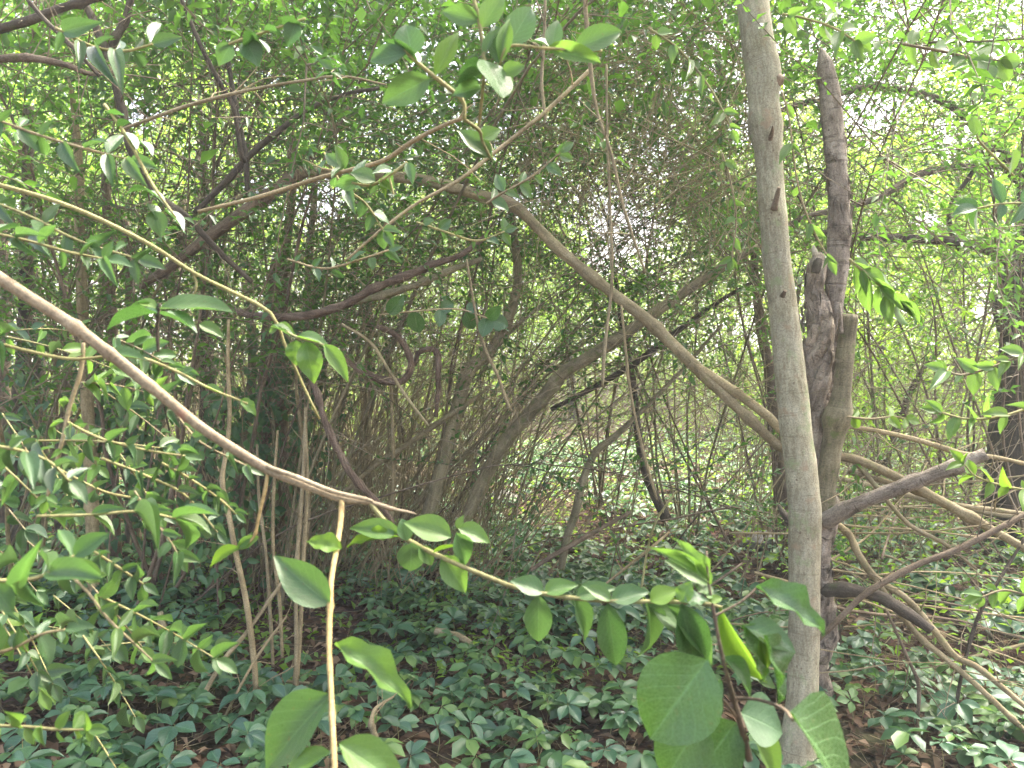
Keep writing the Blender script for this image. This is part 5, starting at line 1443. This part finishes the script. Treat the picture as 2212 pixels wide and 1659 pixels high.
for lab, tw_, n_, ll_, wr_, sp_, mt_, sd2, shp, fc in gl_:
    big = sd2 in (14, 22, 20)
    mt_ = mt_ if sd2 in (5, 6, 7, 21) else ('soft' if sd2 % 2 else 'front')
    spray(lab, [tw_], pairs(tw_, n_ if big else int(n_ * 1.4 + .5), ll_ * (.95 if big else .74), wr_ * .95, sp_, .08, 1, sd2, mt_, shp, fc), 'green_twig' if sd2 % 3 else 'cane')

rs = np.random.default_rng(71)
gq = 'soft leafy shrub twigs filling the lower left'
for k in range(26):
    x0, y0 = rs.uniform(-60, 330), rs.uniform(700, 1560)
    d = rs.uniform(1.15, 2.0)
    a = R_(rs.uniform(-12, 62))
    L = rs.uniform(170, 330) * 1.1 / d
    tw_ = [(x0 + L * f * math.cos(a), y0 + L * f * math.sin(a) + 26 * f * f, d + .12 * f * rs.uniform(-1, 1), 5.5 * (1.1 - .6 * f) * 1.1 / d) for f in (0, .33, .66, 1)]
    spray('soft green leafy shrub twig among those filling the lower left', [tw_], pairs(tw_, int(rs.integers(5, 9)), 62 * 1.1 / d * rs.uniform(.8, 1.1), .5, 62, .05, 1, 700 + k, ('soft', 'front', 'soft', 'front_bright')[k % 4], ('ovate', 'ell')[k % 2], .6, .25, .1), 'green_twig' if k % 3 else 'cane', group=gq)

# sprays on the right
gr_ = [
    ('drooping cluster of long leaves beside the snapped short stem', [(1835, 560, 2.2, 6), (1870, 590, 2.2, 6), (1910, 625, 2.2, 5), (1940, 650, 2.2, 4)], 6, 88, .36, 55, 'front_bright', 31, 'lance', .6, .9),
    ('twig of round bright leaves near the top right corner', [(1950, 95, 1.8, 6), (2030, 110, 1.8, 6), (2100, 125, 1.8, 6), (2160, 130, 1.8, 4)], 5, 56, .7, 68, 'front_bright', 32, 'round', .85, .1),
    ('small bright leaf tuft left of the tall dead stem', [(1690, 30, 2.0, 5), (1740, 40, 2.0, 5), (1800, 60, 2.0, 5), (1850, 90, 2.0, 4)], 5, 50, .6, 62, 'front_bright', 33, 'ovate', .8, .1),
    ('hanging bright leaves between the two tall trunks', [(1690, 200, 2.6, 4), (1705, 260, 2.6, 4), (1720, 380, 2.6, 4), (1745, 470, 2.6, 4), (1790, 560, 2.6, 3)], 5, 58, .45, 45, 'front_bright', 34, 'ovate', .7, .5),
    ('bright leaf sprig at the right below the top corner', [(2190, 380, 2.0, 5), (2120, 310, 2.0, 5), (2110, 290, 2.0, 4)], 3, 48, .6, 66, 'front_bright', 35, 'round', .8, .1),
    ('bright leafy sprig in front of the thick dark trunk', [(2225, 760, 2.4, 6), (2150, 790, 2.4, 6), (2080, 810, 2.4, 5), (2040, 800, 2.4, 4)], 6, 52, .55, 62, 'front_bright', 36, 'ovate', .7, .2),
    ('second leafy sprig hanging across the thick dark trunk', [(2225, 880, 2.2, 6), (2160, 900, 2.2, 6), (2090, 905, 2.2, 5), (2030, 890, 2.2, 4)], 6, 50, .5, 62, 'front_bright', 37, 'ovate', .65, .2),
    ('low sprig of round leaves right of the dead tree', [(1830, 900, 2.8, 4), (1880, 905, 2.8, 5), (1930, 900, 2.8, 4), (1960, 905, 2.8, 3)], 4, 34, .7, 66, 'yellow_leaf', 38, 'round', .7, .1),
    ('right edge sprig of bright leaves low by the trunk', [(2230, 1060, 2.5, 5), (2170, 1050, 2.5, 5), (2110, 1030, 2.5, 4), (2080, 1000, 2.5, 3)], 5, 46, .52, 62, 'yellow_leaf', 39, 'ovate', .6, .2),
    ('lowest right sprig of bright leaves over fallen limbs', [(2230, 1290, 2.3, 5), (2170, 1275, 2.3, 5), (2120, 1290, 2.3, 4)], 4, 50, .52, 62, 'front_bright', 40, 'ovate', .6, .2),
    ('sprig of dark leaves at the right edge above the trunk', [(2230, 440, 1.9, 5), (2170, 440, 1.9, 5), (2110, 450, 1.9, 4)], 3, 62, .5, 60, 'front_dark', 41, 'ovate', .5, .2),
    ('leafy twig dangling in the middle of the tangled canopy', [(1050, 440, 2.2, 5), (1080, 420, 2.2, 5), (1150, 380, 2.2, 5), (1210, 330, 2.2, 4)], 6, 58, .55, 62, 'front', 42, 'ovate', .75, .1),
    ('leafy twig crossing behind the arching pale stem', [(900, 480, 2.6, 5), (960, 500, 2.6, 5), (1030, 520, 2.6, 5), (1090, 500, 2.6, 4)], 6, 44, .6, 62, 'front', 43, 'ovate', .75, .1),
    ('heart-leaved vine sprig hanging above the hooked vine', [(820, 680, 3.0, 3), (900, 672, 3.0, 4), (990, 668, 3.0, 4), (1060, 690, 3.0, 3)], 5, 60, .85, 75, 'front_dark', 44, 'round', .8, .5),
    ('leafy twig reaching over the right half of canopy', [(1400, 60, 2.4, 5), (1470, 110, 2.4, 5), (1540, 200, 2.4, 5), (1580, 280, 2.4, 4)], 7, 52, .5, 62, 'front_bright', 45, 'ovate', .7, .2),
    ('leafy twig hanging beside the pale trunk left side', [(1560, 330, 2.7, 4), (1580, 400, 2.7, 4), (1590, 480, 2.7, 4), (1580, 560, 2.7, 3)], 6, 46, .5, 60, 'front_bright', 46, 'ovate', .7, .3),
    ('shaded leafy twig between arch and sky gap', [(700, 330, 2.0, 5), (740, 400, 2.0, 5), (790, 440, 2.0, 5), (830, 500, 2.0, 4)], 6, 58, .55, 62, 'front', 47, 'ovate', .75, .1),
    ('leafy twig above the shaggy brown vine', [(620, 560, 2.4, 4), (700, 580, 2.4, 5), (780, 560, 2.4, 5), (840, 540, 2.4, 4)], 6, 46, .55, 62, 'front_dark', 48, 'ovate', .75, .1),
]
for lab, tw_, n_, ll_, wr_, sp_, mt_, sd2, shp, fc, dr_ in gr_:
    spray(lab, [tw_], pairs(tw_, n_, ll_ * (.68 if sd2 in (42, 43, 44, 47, 48, 45, 46, 34) else .85), wr_, sp_, .1, 1, sd2, mt_, shp, fc, .25, dr_), 'green_twig' if sd2 % 2 else 'cane')
print('objects', len(S.objects), 'tris', sum(len(m.loops) - 2 * len(m.polygons) for m in bpy.data.meshes))
